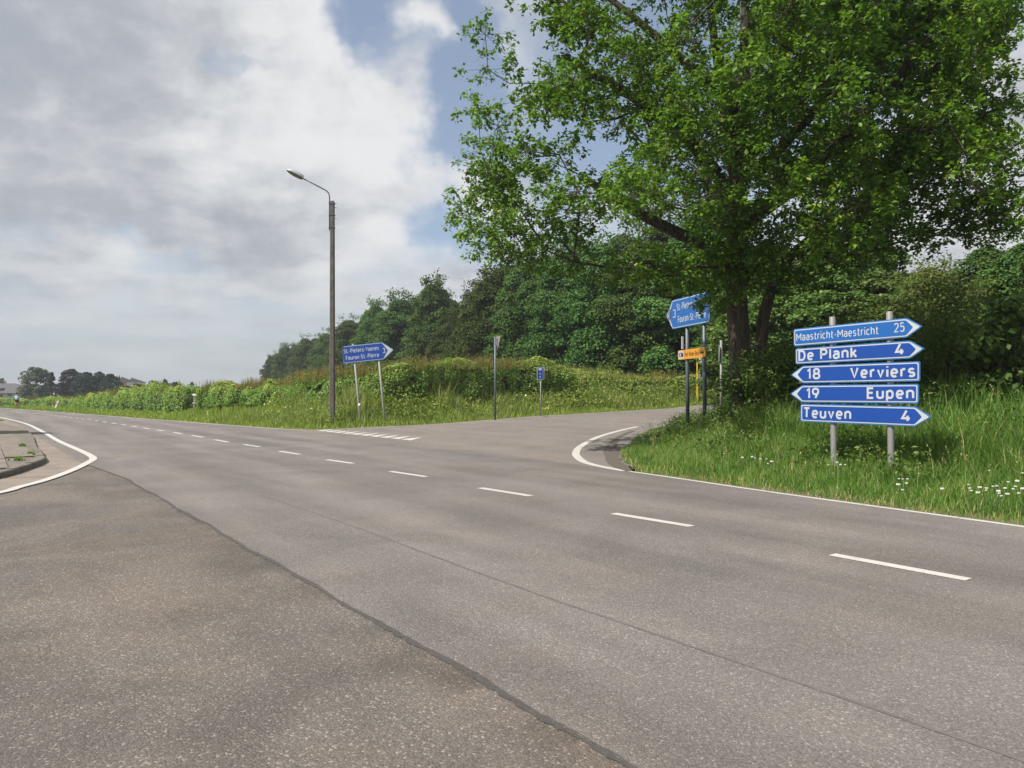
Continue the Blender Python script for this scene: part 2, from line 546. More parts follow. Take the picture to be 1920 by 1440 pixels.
foliage('leaf_gold', [(0.0, (0.061, 0.083, 0.018)), (0.6, (0.117, 0.142, 0.027)), (1.0, (0.169, 0.185, 0.043))], 0.38)
foliage('blade', [(0.0, (0.075, 0.155, 0.025)), (0.6, (0.141, 0.256, 0.040)), (0.93, (0.225, 0.319, 0.072)), (1.0, (0.550, 0.466, 0.243))], 0.35)
foliage('blade_far', [(0.0, (0.145, 0.222, 0.034)), (0.6, (0.244, 0.330, 0.053)), (0.93, (0.353, 0.391, 0.084)), (1.0, (0.728, 0.557, 0.229))], 0.35)

foliage('blade_pale', [(0.0, (0.131, 0.200, 0.039)), (0.5, (0.221, 0.283, 0.072)), (0.9, (0.326, 0.344, 0.120)), (1.0, (0.470, 0.442, 0.207))], 0.35)


def bark(name, a, bcol):
    m, t, b, o = new_mat(name)
    pos = t.n('ShaderNodeTexCoord').outputs['Object']
    st = t.mapping(pos, scale=(9, 9, 1.3))
    f = t.noise(st, 1.6, 8, 0.65, dist=.8)
    c = t.mix(t.maprange(f, .35, .65), a, bcol)
    t.l(c, b.inputs['Base Color']); b.inputs['Roughness'].default_value = .92
    bp = t.n('ShaderNodeBump'); bp.inputs['Strength'].default_value = .9; bp.inputs['Distance'].default_value = .04
    t.l(f, bp.inputs['Height']); t.l(bp.outputs[0], b.inputs['Normal'])


bark('bark_oak', (0.026, 0.020, 0.014), (0.095, 0.075, 0.056))
bark('bark', (0.03, 0.025, 0.02), (0.09, 0.075, 0.06))
plain('twigs', (0.028, 0.024, 0.015), 0.95, var=.4, scale=9)
plain('soil', (0.098, 0.082, 0.068), 0.95, var=.3, scale=14, bump=.7)


def ground_mat():
    m, t, b, o = new_mat('ground')
    pos = t.n('ShaderNodeTexCoord').outputs['Object']
    at = t.n('ShaderNodeAttribute', attribute_name='rd')
    fa = t.n('ShaderNodeAttribute', attribute_name='field')
    g = t.mix(t.maprange(t.noise(pos, 1.6, 6, .65), .3, .7), (0.042, 0.075, 0.016), (0.080, 0.115, 0.028))
    soil = t.mix(t.noise(pos, 9, 5), (0.12, 0.088, 0.062), (0.20, 0.155, 0.115))
    nn = t.math('ADD', at.outputs['Fac'], t.math('MULTIPLY', t.math('SUBTRACT', t.noise(pos, 3.2, 5), .5), .7))
    c = t.mix(t.maprange(nn, .25, .75, 1, 0), g, soil)
    fld = t.mix(t.noise(pos, 0.12, 4), (0.22, 0.185, 0.135), (0.26, 0.235, 0.15))
    c = t.mix(fa.outputs['Fac'], c, fld)
    t.l(c, b.inputs['Base Color']); b.inputs['Roughness'].default_value = .95; b.inputs['Specular IOR Level'].default_value = .1
    bp = t.n('ShaderNodeBump'); bp.inputs['Strength'].default_value = .8; bp.inputs['Distance'].default_value = .05
    t.l(t.noise(pos, 14, 5), bp.inputs['Height']); t.l(bp.outputs[0], b.inputs['Normal'])


ground_mat()
plain('sign_blue', (0.0033, 0.0476, 0.2583), 0.38, var=.08, scale=2.0, spec=.5)
plain('sign_blue_pale', (0.0082, 0.0943, 0.3280), 0.38, var=.08, scale=2.0, spec=.5)
plain('sign_edge', (0.02, 0.12, 0.32), 0.45, var=.2, scale=8)
plain('sign_white', (0.4100, 0.4264, 0.4428), 0.4, var=.06, scale=4, spec=.5)
plain('sign_yellow', (0.5412, 0.2460, 0.0246), 0.45, var=.08, scale=5)
plain('sign_black', (0.012, 0.012, 0.012), 0.5)
plain('sign_red', (0.42, 0.03, 0.03), 0.45)
plain('galvanised', (0.2460, 0.2419, 0.2337), 0.55, 0.25, var=.2, scale=18)
plain('dark_steel', (0.10, 0.115, 0.135), 0.5, 0.3, var=.2, scale=14)
plain('lamp_grey', (0.42, 0.46, 0.48), 0.4, 0.2)
plain('lamp_glass', (0.16, 0.155, 0.11), 0.25)
plain('yellow_paint', (0.6560, 0.4100, 0.0164), 0.45)
plain('white_paint', (0.6232, 0.6150, 0.5904), 0.55, var=.1)
plain('petal', (0.6396, 0.6314, 0.5904), 0.7, var=.06)
plain('stem_green', (0.07, 0.12, 0.03), 0.7)
plain('house_white', (0.4264, 0.4100, 0.4100), 0.85, var=.08, scale=1.2)
plain('house_brick', (0.2460, 0.1394, 0.1066), 0.9, var=.3, scale=5)
plain('roof_slate', (0.0861, 0.0779, 0.0820), 0.8, var=.18, scale=3)
plain('window_dark', (0.02, 0.022, 0.028), 0.12, spec=.6)
plain('jersey', (0.2132, 0.4264, 0.5412), 0.8, var=.2, scale=9)
plain('black_cloth', (0.014, 0.014, 0.018), 0.85)
plain('skin', (0.42, 0.25, 0.18), 0.6)
plain('rubber', (0.015, 0.015, 0.015), 0.8)
plain('frame_red', (0.30, 0.03, 0.02), 0.35)
plain('wood_post', (0.2952, 0.2624, 0.2214), 0.85, var=.25, scale=8)


# ------------------------------------------------------------------ mesh helpers
def tag(o, label=None, cat=None, group=None, kind=None):
    for k, v in (('label', label), ('category', cat), ('group', group), ('kind', kind)):
        if v:
            o[k] = v
    return o


def link(o, parent=None):
    COL.objects.link(o)
    if parent is not None:
        o.parent = parent
    return o


def empty(name, loc, rot=(0, 0, 0)):
    o = bpy.data.objects.new(name, None)
    o.location = loc; o.rotation_euler = rot
    o.empty_display_size = .2
    return link(o)


def mk(name, verts, faces, mat, parent=None, smooth=False):
    me = bpy.data.meshes.new(name)
    me.from_pydata([tuple(v) for v in verts], [], faces)
    me.materials.append(MATS[mat])
    if smooth:
        me.polygons.foreach_set('use_smooth', [True] * len(me.polygons))
    me.update()
    return link(bpy.data.objects.new(name, me), parent)


def tri_mesh(name, V, T, mat, tint=None, smooth=False):
    """big triangle mesh from arrays"""
    V = np.ascontiguousarray(V, dtype=np.float32); T = np.ascontiguousarray(T, dtype=np.int32)
    me = bpy.data.meshes.new(name)
    me.vertices.add(len(V)); me.vertices.foreach_set('co', V.ravel())
    me.loops.add(T.size); me.loops.foreach_set('vertex_index', T.ravel())
    me.polygons.add(len(T))
    me.polygons.foreach_set('loop_start', np.arange(0, T.size, 3, dtype=np.int32))
    if smooth:
        me.polygons.foreach_set('use_smooth', np.ones(len(T), dtype=bool))
    me.update(calc_edges=True)
    if tint is not None:
        a = me.attributes.new('tint', 'FLOAT', 'FACE')
        a.data.foreach_set('value', np.ascontiguousarray(tint, dtype=np.float32))
    me.materials.append(MATS[mat])
    return me


class MB:
    """collects shapes into one mesh"""
    def __init__(self):
        self.v = []; self.f = []

    def add(self, vs, fs):
        o = len(self.v)
        self.v += [tuple(map(float, q)) for q in vs]
        self.f += [tuple(i + o for i in q) for q in fs]
        return self

    def box(self, c, s, rz=0.0):
        cx, cy, cz = c; hx, hy, hz = (q / 2 for q in s)
        ca, sa = math.cos(rz), math.sin(rz)
        vs = []
        for z in (-hz, hz):
            for x, y in ((-hx, -hy), (hx, -hy), (hx, hy), (-hx, hy)):
                vs.append((cx + x * ca - y * sa, cy + x * sa + y * ca, cz + z))
        return self.add(vs, [(3, 2, 1, 0), (4, 5, 6, 7), (0, 1, 5, 4), (1, 2, 6, 5), (2, 3, 7, 6), (3, 0, 4, 7)])

    def tube(self, pts, radii, n=10, cap=True):
        pts = [Vector(p) for p in pts]
        if not hasattr(radii, '__len__'):
            radii = [radii] * len(pts)
        vs, fs = [], []
        ref = None
        for i, p in enumerate(pts):
            a = (pts[min(i + 1, len(pts) - 1)] - pts[max(i - 1, 0)]).normalized()
            if ref is None:
                ref = Vector((1, 0, 0)) if abs(a.x) < .9 else Vector((0, 1, 0))
            x = (ref - a * ref.dot(a)).normalized(); y = a.cross(x); ref = x
            for k in range(n):
                q = 2 * math.pi * k / n
                vs.append(p + (x * math.cos(q) + y * math.sin(q)) * radii[i])
        for i in range(len(pts) - 1):
            for k in range(n):
                fs.append((i * n + k, i * n + (k + 1) % n, (i + 1) * n + (k + 1) % n, (i + 1) * n + k))
        if cap:
            fs.append(tuple(range(n - 1, -1, -1)))
            fs.append(tuple((len(pts) - 1) * n + k for k in range(n)))
        return self.add(vs, fs)

    def prism(self, outline, y0, y1):
        """outline in local x,z; front at y0 (towards the viewer), back at y1"""
        n = len(outline)
        vs = [(x, y0, z) for x, z in outline] + [(x, y1, z) for x, z in outline]
        fs = [tuple(range(n)), tuple(range(2 * n - 1, n - 1, -1))]
        fs += [((i + 1) % n, i, i + n, (i + 1) % n + n) for i in range(n)]
        return self.add(vs, fs)

    def build(self, name, mat, parent=None, smooth=False):
        o = mk(name, self.v, self.f, mat, parent)
        if smooth:
            me = o.data
            me.polygons.foreach_set('use_smooth', [len(p.vertices) <= 4 for p in me.polygons])
        return o


def sheet(name, poly, mat, z=0.0, parent=None, kind=None, zf=base_z):
    pts = []
    for p in poly:
        if not pts or np.linalg.norm(np.asarray(p) - pts[-1]) > 1e-4:
            pts.append(np.asarray(p, float))
    area = sum(a[0] * b[1] - a[1] * b[0] for a, b in zip(pts, pts[1:] + pts[:1]))
    if area < 0:
        pts = pts[::-1]
    bm = bmesh.new()
    vs = [bm.verts.new((p[0], p[1], 0.0)) for p in pts]
    bm.faces.new(vs)
    bmesh.ops.triangulate(bm, faces=bm.faces[:])
    for dk in (1.6, 25.0):
        c_ = N_ * (D0 + dk)
        bmesh.ops.bisect_plane(bm, geom=bm.verts[:] + bm.edges[:] + bm.faces[:], dist=1e-5, plane_co=(c_[0], c_[1], 0), plane_no=(N_[0], N_[1], 0))
    bmesh.ops.triangulate(bm, faces=bm.faces[:])
    for v_ in bm.verts:
        v_.co.z = float(zf(v_.co.x, v_.co.y)) + z
    me = bpy.data.meshes.new(name); bm.to_mesh(me); bm.free()
    me.materials.append(MATS[mat])
    o = link(bpy.data.objects.new(name, me), parent)
    if kind:
        o['kind'] = kind
    return o


def ribbon(name, line, width, mat, z, parent, close_ends=None):
    l = offset_line(line, width / 2); r = offset_line(line, -width / 2)
    vs = [(p[0], p[1], float(base_z(*p)) + z) for p in l] + [(p[0], p[1], float(base_z(*p)) + z) for p in r]
    n = len(line)
    return mk(name, vs, [(i + n, i + n + 1, i + 1, i) for i in range(n - 1)], mat, parent)


def vnoise(P, scale=1.0, seed=0):
    P = np.asarray(P, float) * scale
    i = np.floor(P).astype(np.int64); f = P - i
    f = f * f * (3 - 2 * f)
    out = np.zeros(len(P))
    for dx in (0, 1):
        for dy in (0, 1):
            for dz in (0, 1):
                h = (i[:, 0] + dx) * 374761393 + (i[:, 1] + dy) * 668265263 + (i[:, 2] + dz) * 2147483647 + seed * 974711
                h = (h ^ (h >> 13)) * 1274126177
                h = ((h ^ (h >> 16)) & 0xffff) / 65535.0
                wgt = (f[:, 0] if dx else 1 - f[:, 0]) * (f[:, 1] if dy else 1 - f[:, 1]) * (f[:, 2] if dz else 1 - f[:, 2])
                out += h * wgt
    return out


def unit(n):
    v = rng.normal(size=(n, 3))
    return v / np.linalg.norm(v, axis=1)[:, None]


def leaves(C, nrm, size, spread=0.7, aspect=0.55, fold=0.18, axis=None):
    """folded rhombic leaves: centre, preferred normal, length -> verts, tris"""
    n = len(C)
    b = nrm + unit(n) * spread
    b /= np.linalg.norm(b, axis=1)[:, None]
    a = unit(n) if axis is None else axis + unit(n) * .5
    a = a - b * (a * b).sum(1)[:, None]
    a /= np.linalg.norm(a, axis=1)[:, None] + 1e-9
    c = np.cross(b, a)
    s = size[:, None]
    v0 = C - a * s * .5; v2 = C + a * s * .5
    wd = s * aspect * .5
    v1 = C + c * wd + b * s * fold - a * s * .04; v3 = C - c * wd + b * s * fold + a * s * .04
    V = np.stack([v0, v1, v2, v3], 1).reshape(-1, 3)
    k = np.arange(n) * 4
    T = np.stack([np.stack([k, k + 3, k + 2], 1), np.stack([k, k + 2, k + 1], 1)], 1).reshape(-1, 3)
    return V, T


def blades(P, h, wdt, lean):
    n = len(P)
    az = rng.uniform(0, 2 * np.pi, n); lz = az + rng.normal(0, .7, n) + np.pi / 2
    wv = np.stack([np.cos(az), np.sin(az), np.zeros(n)], 1) * (wdt / 2)[:, None]
    lv = np.stack([np.cos(lz), np.sin(lz), np.zeros(n)], 1)
    up = np.array([0, 0, 1.0])
    m = P + up * (h * .55)[:, None] + lv * (lean * h * .28)[:, None]
    tip = P + up * (h * np.sqrt(np.clip(1 - lean ** 2 * .5, .2, 1)))[:, None] + lv * (lean * h)[:, None]
    V = np.stack([P - wv, P + wv, m - wv * .8, m + wv * .8, tip], 1).reshape(-1, 3)
    k = np.arange(n) * 5
    T = np.stack([np.stack([k, k + 1, k + 3], 1), np.stack([k, k + 3, k + 2], 1), np.stack([k + 2, k + 3, k + 4], 1)], 1).reshape(-1, 3)
    return V, T


def join(parts):
    Vs, Ts, Is, o = [], [], [], 0
    for V, T, I in parts:
        Vs.append(V); Ts.append(T + o); Is.append(I); o += len(V)
    return np.concatenate(Vs), np.concatenate(Ts), np.concatenate(Is)


# ------------------------------------------------------------------ ground
def axis_coords(lo, hi, step, far_lo, far_hi):
    a = list(np.arange(lo, hi + 1e-6, step))
    s = step; x = lo; left = []
    while x > far_lo:
        s *= 1.16; x -= s; left.append(x)
    s = step; x = hi; right = []
    while x < far_hi:
        s *= 1.16; x += s; right.append(x)
    return np.array(left[::-1] + a + right)


gx = axis_coords(-36, 26, 0.5, -900, 900)
gy = axis_coords(2, 62, 0.5, -300, 1300)
GX, GY = np.meshgrid(gx, gy)
grd = road_dist(GX, GY)
GZ = ground_z(GX, GY, grd)
nx, ny = len(gx), len(gy)
ii = (np.arange(ny - 1)[:, None] * nx + np.arange(nx - 1)[None, :]).ravel()
gV = np.stack([GX.ravel(), GY.ravel(), GZ], 1)
gT = np.concatenate([np.stack([ii, ii + 1, ii + nx + 1], 1), np.stack([ii, ii + nx + 1, ii + nx], 1)])
me = tri_mesh('ground', gV, gT, 'ground', smooth=True)
a = me.attributes.new('rd', 'FLOAT', 'POINT'); a.data.foreach_set('value', grd.astype(np.float32))
fld = sstep(dval(GX, GY).ravel(), 6, 8) * sstep(tval(GX, GY).ravel(), 44, 50) * (1 - sstep(GX.ravel(), -21, -18))
fld = fld * (1 - sstep(dval(GX, GY).ravel(), 60, 75) * 0)
a = me.attributes.new('field', 'FLOAT', 'POINT'); a.data.foreach_set('value', fld.astype(np.float32))
tag(link(bpy.data.objects.new('ground', me)), kind='structure')

# ------------------------------------------------------------------ roads
road = sheet('road', main_poly, 'asphalt_main', 0.0, kind='structure')
side_road = sheet('side_road', side_poly, 'asphalt_side', 0.0, kind='structure')
apron = sheet('road_apron', apron_poly, 'asphalt_old', -0.014, kind='structure')
# ragged tarred joint where the new surface ends
jl, jr = [], []
for t in np.arange(15.8, -22, -0.05):
    wv = 0.010 + 0.012 * math.sin(t * 3.1) * math.sin(t * 1.3 + .5) + random.uniform(-.012, .020)
    cz = -8.0 + 0.014 * math.sin(t * 2.1) + 0.010 * math.sin(t * 5.3 + 1)
    jl.append(td(t, cz + random.uniform(.0, .014))); jr.append(td(t, cz - max(.004, wv) - .006))
n = len(jl)
mk('tar_joint', [(p[0], p[1], 0.004) for p in jl] + [(p[0], p[1], -0.010) for p in jr],
   [(i, i + n, i + n + 1, i + 1) for i in range(n - 1)], 'tar', road)
# thin seam along the near lane
sm = [td(t, -6.62 + 0.03 * math.sin(t * .9) + random.uniform(-.006, .006)) for t in np.arange(-9, 14, .25)]
ribbon('seam', sm, 0.03, 'seam', 0.003, road)

# centre dashes
dash_px = [((1560, 1040), (1816, 1087)), ((1150, 963), (1297, 987)), ((900, 915), (995, 930)), ((732, 884), (799, 894)),
           ((613, 862), (662, 869)), ((524, 846), (562, 852)), ((457, 833.5), (487, 838)), ((403, 824.5), (428, 829)),
           ((360, 816.5), (381, 820)), ((325, 810.5), (341, 813.5))]
for a_, b_ in dash_px:
    ribbon('lane_dash', [G(*a_), G(*b_)], 0.14, 'road_paint', 0.004, road)
cen = [(301, 807), (275, 803), (252, 799.5), (232, 796.6), (213.5, 793.8), (196, 791.2), (181, 789), (168, 787.2), (155, 785.5), (144, 784), (133, 782.6), (123, 781.3),
       (113.5, 780.2), (104.5, 779.2), (96, 778.3), (88, 777.5), (80, 776.7), (72, 775.9), (64, 775.1), (56, 774.3), (48, 773.5), (40, 772.8), (32, 772.0), (24, 771.2), (16, 770.4)]
cg = [G(*p) for p in cen]
for k in range(len(cg) - 1):
    v = cg[k + 1] - cg[k]; L_ = np.linalg.norm(v); v = v / L_
    ribbon('lane_dash', [cg[k] - v * min(.64, L_ * .22), cg[k] + v * min(.64, L_ * .22)], 0.15, 'road_paint', 0.004, road)
# dashes behind / right of the frame go on
e_dir = (G(1816, 1087) - G(1560, 1040)); e_dir /= np.linalg.norm(e_dir)
p0 = G(1816, 1087)
for k in range(5):
    p0 = p0 + e_dir * 2.05
    ribbon('lane_dash', [p0, p0 + e_dir * 1.28], 0.14, 'road_paint', 0.004, road)
    p0 = p0 + e_dir * 1.28

# edge lines, laid in lengths
rl = catmull(right_edge + [corner[0]], 4)[:-1] + corner_s
pos = 0
while pos < len(rl) - 1:
    e = min(len(rl) - 1, pos + 3)
    part = rl[pos:e + 1]
    inC = pos >= len(rl) - len(corner_s)
    part = [p.copy() for p in part]
    v = part[-1] - part[-2]; part[-1] = part[-1] - v / np.linalg.norm(v) * 0.012
    ribbon('edge_line', part, 0.20 if inC else 0.11, 'road_paint', 0.004, side_road if inC and dval(*part[1]) > .3 else road)
    pos = e
ribbon('edge_line', [p - N_ * 0.05 for p in far_s], 0.12, 'road_paint', 0.004, road)
ribbon('edge_line', offset_line(catmull(side_left, 4), -0.12), 0.10, 'road_paint', 0.004, side_road)
nl = catmull(near_line, 6)
pos = 0
while pos < len(nl) - 1:
    e = min(len(nl) - 1, pos + 4)
    part = [p.copy() for p in nl[pos:e + 1]]
    v = part[-1] - part[-2]; part[-1] = part[-1] - v / np.linalg.norm(v) * 0.015
    ribbon('edge_line', part, 0.17, 'road_paint', 0.006, road)
    pos = e
# give-way teeth across the mouth of the side road
A, B = G(592, 807.3), G(772, 826.0)
nt = 10
vdir = (B - A) / np.linalg.norm(B - A)
sdir = np.array([0.36, 0.933])
for k in range(nt):
    c = A + (B - A) * (k + .5) / nt
    hw = 0.37
    pts = [c - vdir * hw, c + vdir * hw, c + sdir * 1.2]
    mk('give_way_tooth', [(p[0], p[1], float(base_z(*p)) + .004) for p in pts], [(0, 1, 2)], 'road_paint', side_road)

# ------------------------------------------------------------------ corner pavement with kerb and gutter (left)
gutter = sheet('gutter', gutter_poly, 'concrete_gutter', -0.006, kind='structure')
pave = sheet('pavement', pave_poly, 'concrete_kerb', 0.075, kind='structure')


def along(line, step):
    line = [np.asarray(p, float) for p in line]
    out = [line[0]]; carry = 0.0
    for p, q in zip(line[:-1], line[1:]):
        L = np.linalg.norm(q - p); s = step - carry
        while s <= L:
            out.append(p + (q - p) * s / L); s += step
        carry = L - (s - step)
    return out


kl = along(island_s[20:], 0.72)
for p, q in zip(kl[:-1], kl[1:]):
    v = (q - p) / np.linalg.norm(q - p); nn = np.array([-v[1], v[0]])
    a_, b_ = p + v * .008, q - v * .008
    dz = random.uniform(-.006, .006)
    dist = np.linalg.norm((p + q) / 2 - np.array([-11.4, 18.2]))
    top = 0.118 * (1 - .75 * float(sstep((p + q)[1] / 2, 20, 25))) + dz
    prof = [(-.02, -.06), (-.005, top - .02), (.015, top), (.16, top), (.16, -.06)]
    vs = [(*(a_ + nn * o_), z_) for o_, z_ in prof] + [(*(b_ + nn * o_), z_) for o_, z_ in prof]
    m_ = len(prof)
    mk('kerb_stone', vs, [tuple(range(m_)), tuple(range(2 * m_ - 1, m_ - 1, -1))] + [((i + 1) % m_, i, i + m_, (i + 1) % m_ + m_) for i in range(m_)], 'concrete_kerb', pave)
slab_dir = np.array([-.58, .815]); slab_n = np.array([-.815, -.58])
org = np.array([-11.75, 18.7])
inner = offset_line(island_s, 0.19)
ipoly = inner + [np.array((-40, 44)), np.array((-40, -20))]
cnt = 0
for i in range(-14, 26):
    for j in range(0, 9):
        wv, lv = 0.60, 0.90
        c = org + slab_dir * (i * lv + (j % 2) * .45) + slab_n * (j * wv + .50)
        cs = [c + slab_dir * a_ * (lv / 2 - .009) + slab_n * b_ * (wv / 2 - .009) for a_, b_ in ((-1, -1), (1, -1), (1, 1), (-1, 1))]
        if max(poly_dist([q[0] for q in cs], [q[1] for q in cs], ipoly)) > -0.0 or c[1] < 10 or c[1] > 34:
            continue
        z_ = 0.098 + random.uniform(-.006, .006)
        zt = 0.098 * (1 - .75 * float(sstep(c[1], 20, 25))) + .006 + random.uniform(-.005, .005)
        vs = [(q[0], q[1], .02) for q in cs] + [(q[0], q[1], max(zt, .084)) for q in cs]
        mk('paving_slab', vs, [(3, 2, 1, 0), (4, 5, 6, 7), (0, 1, 5, 4), (1, 2, 6, 5), (2, 3, 7, 6), (3, 0, 4, 7)], 'concrete_slab', pave)
        cnt += 1
# bare earth inside the bend
co_s = catmull(CORNER_OUT[:8], 4)
bp_in = offset_line(co_s, 0.06); bp_out = []
for k_, q_ in enumerate(offset_line(co_s, 0.0)):
    f_ = k_ / (len(co_s) - 1)
    wd_ = (0.06 + 0.30 * math.sin(math.pi * min(1, f_ * 1.15)) ** .8 if f_ < .85 else 0.12) * random.uniform(.75, 1.2)
    a_ = co_s[min(k_ + 1, len(co_s) - 1)] - co_s[max(k_ - 1, 0)]; a_ = a_ / np.linalg.norm(a_)
    bp_out.append(q_ + np.array([a_[1], -a_[0]]) * wd_)
bp_ = bp_in + bp_out[::-1]
EARTH = bp_
sheet('earth_patch', bp_, 'soil', 0.012, kind='structure', zf=lambda a_, b_: max(gz(a_, b_), float(base_z(a_, b_))))

# ------------------------------------------------------------------ lettering
def arc(cx, cy, rx, ry, a0, a1, n=14, e=0.86):
    out = []
    for a in np.linspace(R(a0), R(a1), n):
        c, q = math.cos(a), math.sin(a)
        out.append((cx + rx * math.copysign(abs(c) ** e, c), cy + ry * math.copysign(abs(q) ** e, q)))
    return out


X_ = .72
OVAL = arc(.23, .36, .23, .36, 0, 360, 26)
ARCH = [(0, .42)] + arc(.23, .48, .23, .24, 180, 0) + [(.46, 0)]
GLYPH = {
    'a': (.46, [arc(.23, .5, .22, .22, 155, 0) + [(.45, 0)], [(.45, .42), (.2, .42)] + arc(.2, .21, .2, .21, 90, 270) + [(.28, 0), (.45, .12)]]),
    'c': (.44, [arc(.24, .36, .24, .36, 48, 312, 20)]), 'd': (.46, [OVAL, [(.46, 0), (.46, 1)]]),
    'e': (.46, [[(.02, .36), (.46, .36)], arc(.23, .36, .23, .36, 0, 310, 20)]),
    'f': (.30, [[(.34, 1), (.26, 1)] + arc(.26, .84, .14, .16, 90, 180, 6) + [(.12, 0)], [(0, .70), (.31, .70)]]),
    'h': (.46, [[(0, 0), (0, 1)], ARCH]), 'i': (.0, [[(0, 0), (0, .72)], [(0, .92), (0, 1.05)]]),
    'k': (.42, [[(0, 0), (0, 1)], [(.40, .72), (0, .25)], [(.15, .42), (.43, 0)]]), 'l': (.0, [[(0, 1), (0, 0)]]),
    'n': (.46, [[(0, 0), (0, .72)], ARCH]), 'o': (.46, [OVAL]), 'p': (.46, [[(0, .72), (0, -.28)], OVAL]),
    'r': (.27, [[(0, 0), (0, .72)], [(0, .42)] + arc(.25, .46, .25, .26, 180, 80, 8)]),
    's': (.40, [arc(.2, .54, .19, .18, 30, 270, 12) + arc(.2, .18, .2, .18, 90, -150, 12)[1:]]),
    't': (.30, [[(.11, .95), (.11, .14)] + arc(.25, .14, .14, .14, 180, 270, 6) + [(.32, 0)], [(0, .70), (.32, .70)]]),
    'u': (.46, [[(0, .72), (0, .24)] + arc(.23, .24, .23, .24, 180, 360, 12), [(.46, .72), (.46, 0)]]), 'v': (.44, [[(0, .72), (.22, 0), (.44, .72)]]),
    'M': (.80, [[(0, 0), (0, 1)], [(.80, 0), (.80, 1)], [(0, .97), (.40, .36), (.80, .97)]]), 'D': (.54, [[(.22, 0), (0, 0), (0, 1), (.22, 1)] + arc(.22, .5, .32, .5, 90, -90, 16)]),
    'P': (.52, [[(0, 0), (0, 1), (.27, 1)] + arc(.27, .74, .25, .26, 90, -90, 10) + [(0, .48)]]), 'V': (.58, [[(0, 1), (.29, 0), (.58, 1)]]),
    'E': (.46, [[(.46, 1), (0, 1), (0, 0), (.46, 0)], [(0, .52), (.42, .52)]]), 'F': (.44, [[(.46, 1), (0, 1), (0, 0)], [(0, .5), (.40, .5)]]),
    'T': (.54, [[(0, 1), (.54, 1)], [(.27, 1), (.27, 0)]]), 'S': (.52, [arc(.26, .745, .24, .255, 28, 270, 14) + arc(.26, .245, .26, .245, 90, -152, 14)[1:]]),
    'H': (.52, [[(0, 0), (0, 1)], [(.52, 0), (.52, 1)], [(0, .5), (.52, .5)]]),
    'R': (.52, [[(0, 0), (0, 1), (.27, 1)] + arc(.27, .74, .25, .26, 90, -90, 10) + [(0, .48)], [(.26, .48), (.53, 0)]]),
    'B': (.52, [[(0, .52), (0, 1), (.27, 1)] + arc(.27, .76, .21, .24, 90, -90, 9) + [(0, .52), (0, 0), (.27, 0)] + arc(.27, .26, .25, .26, -90, 90, 9)]),
    '0': (.44, [arc(.22, .5, .22, .5, 0, 360, 24)]), '1': (.20, [[(0, .78), (.2, 1), (.2, 0)]]),
    '2': (.50, [arc(.25, .73, .24, .27, 165, -38, 14) + [(0, 0), (.5, 0)]]),
    '3': (.50, [arc(.24, .75, .22, .25, 150, -90, 12) + arc(.24, .25, .26, .25, 90, -152, 12)[1:]]),
    '4': (.54, [[(.30, 1), (0, .25), (.54, .25)], [(.38, .50), (.38, 0)]]),
    '5': (.48, [[(.44, 1), (.07, 1), (.03, .50)] + arc(.23, .31, .25, .31, 132, -150, 14)]),
    '8': (.50, [arc(.25, .75, .21, .25, -90, 270, 22), arc(.25, .25, .25, .25, 90, 450, 22)]),
    '9': (.50, [arc(.25, .70, .25, .30, 0, 360, 24), [(.49, .62), (.24, 0)]]),
    '-': (.26, [[(0, .38), (.26, .38)]]), '.': (.0, [[(0, -.04), (0, .07)]]), ' ': (.12, [])}


def stroke(pts, wd):
    pts = [np.array(p, float) for p in pts]
    n = len(pts); L, Rr_ = [], []
    for i in range(n):
        d1 = pts[i] - pts[i - 1] if i else pts[1] - pts[0]
        d2 = pts[i + 1] - pts[i] if i < n - 1 else d1
        if i == 0:
            d1 = d2
        d1 = d1 / (np.linalg.norm(d1) + 1e-9); d2 = d2 / (np.linalg.norm(d2) + 1e-9)
        n1 = np.array([-d1[1], d1[0]]); n2 = np.array([-d2[1], d2[0]])
        m = n1 + n2; m = m / max(.55, 1 + n1 @ n2)
        L.append(pts[i] + m * wd / 2); Rr_.append(pts[i] - m * wd / 2)
    return L + Rr_, [(n + k, n + k + 1, k + 1, k) for k in range(n - 1)]


def lettering(s, x0, x1, zb, cap, y, mat, parent, bold=0.018, name='lettering'):
    """text from x0 to x1, baseline zb, capital height cap, on the local plane y"""
    sw = cap * (.180 if bold > .02 else .120)
    gap = .34 if bold > .02 else .30
    pos = 0.0; items = []
    for ch in s:
        adv, st = GLYPH[ch]
        items.append((pos, st)); pos += adv + gap
    tot = pos - gap
    sx = (x1 - x0 - sw) / max(tot, .01)
    m = MB(); lay = 0
    for p, st in items:
        for pl in st:
            q = [(x0 + sw / 2 + (p + a) * sx, zb + sw / 2 + b * (cap - sw)) for a, b in pl]
            vs, fs = stroke(q, sw)
            yy_ = y - .0003 * (lay % 3); lay += 1
            m.add([(a, yy_, b) for a, b in vs], fs)
    return m.build(name, mat, parent)


def inset_arrow(x0, x1, z0, z1, tip, side, k):
    """arrow outline shrunk by k; side R/L, tip length"""
    zc = (z0 + z1) / 2
    if side == 'R':
        return [(x0 + k, z0 + k), (x1 - tip - k * .25, z0 + k), (x1 - k * 1.6, zc), (x1 - tip - k * .25, z1 - k), (x0 + k, z1 - k)]
    return [(x1 - k, z0 + k), (x1 - k, z1 - k), (x0 + tip + k * .25, z1 - k), (x0 + k * 1.6, zc), (x0 + tip + k * .25, z0 + k)]


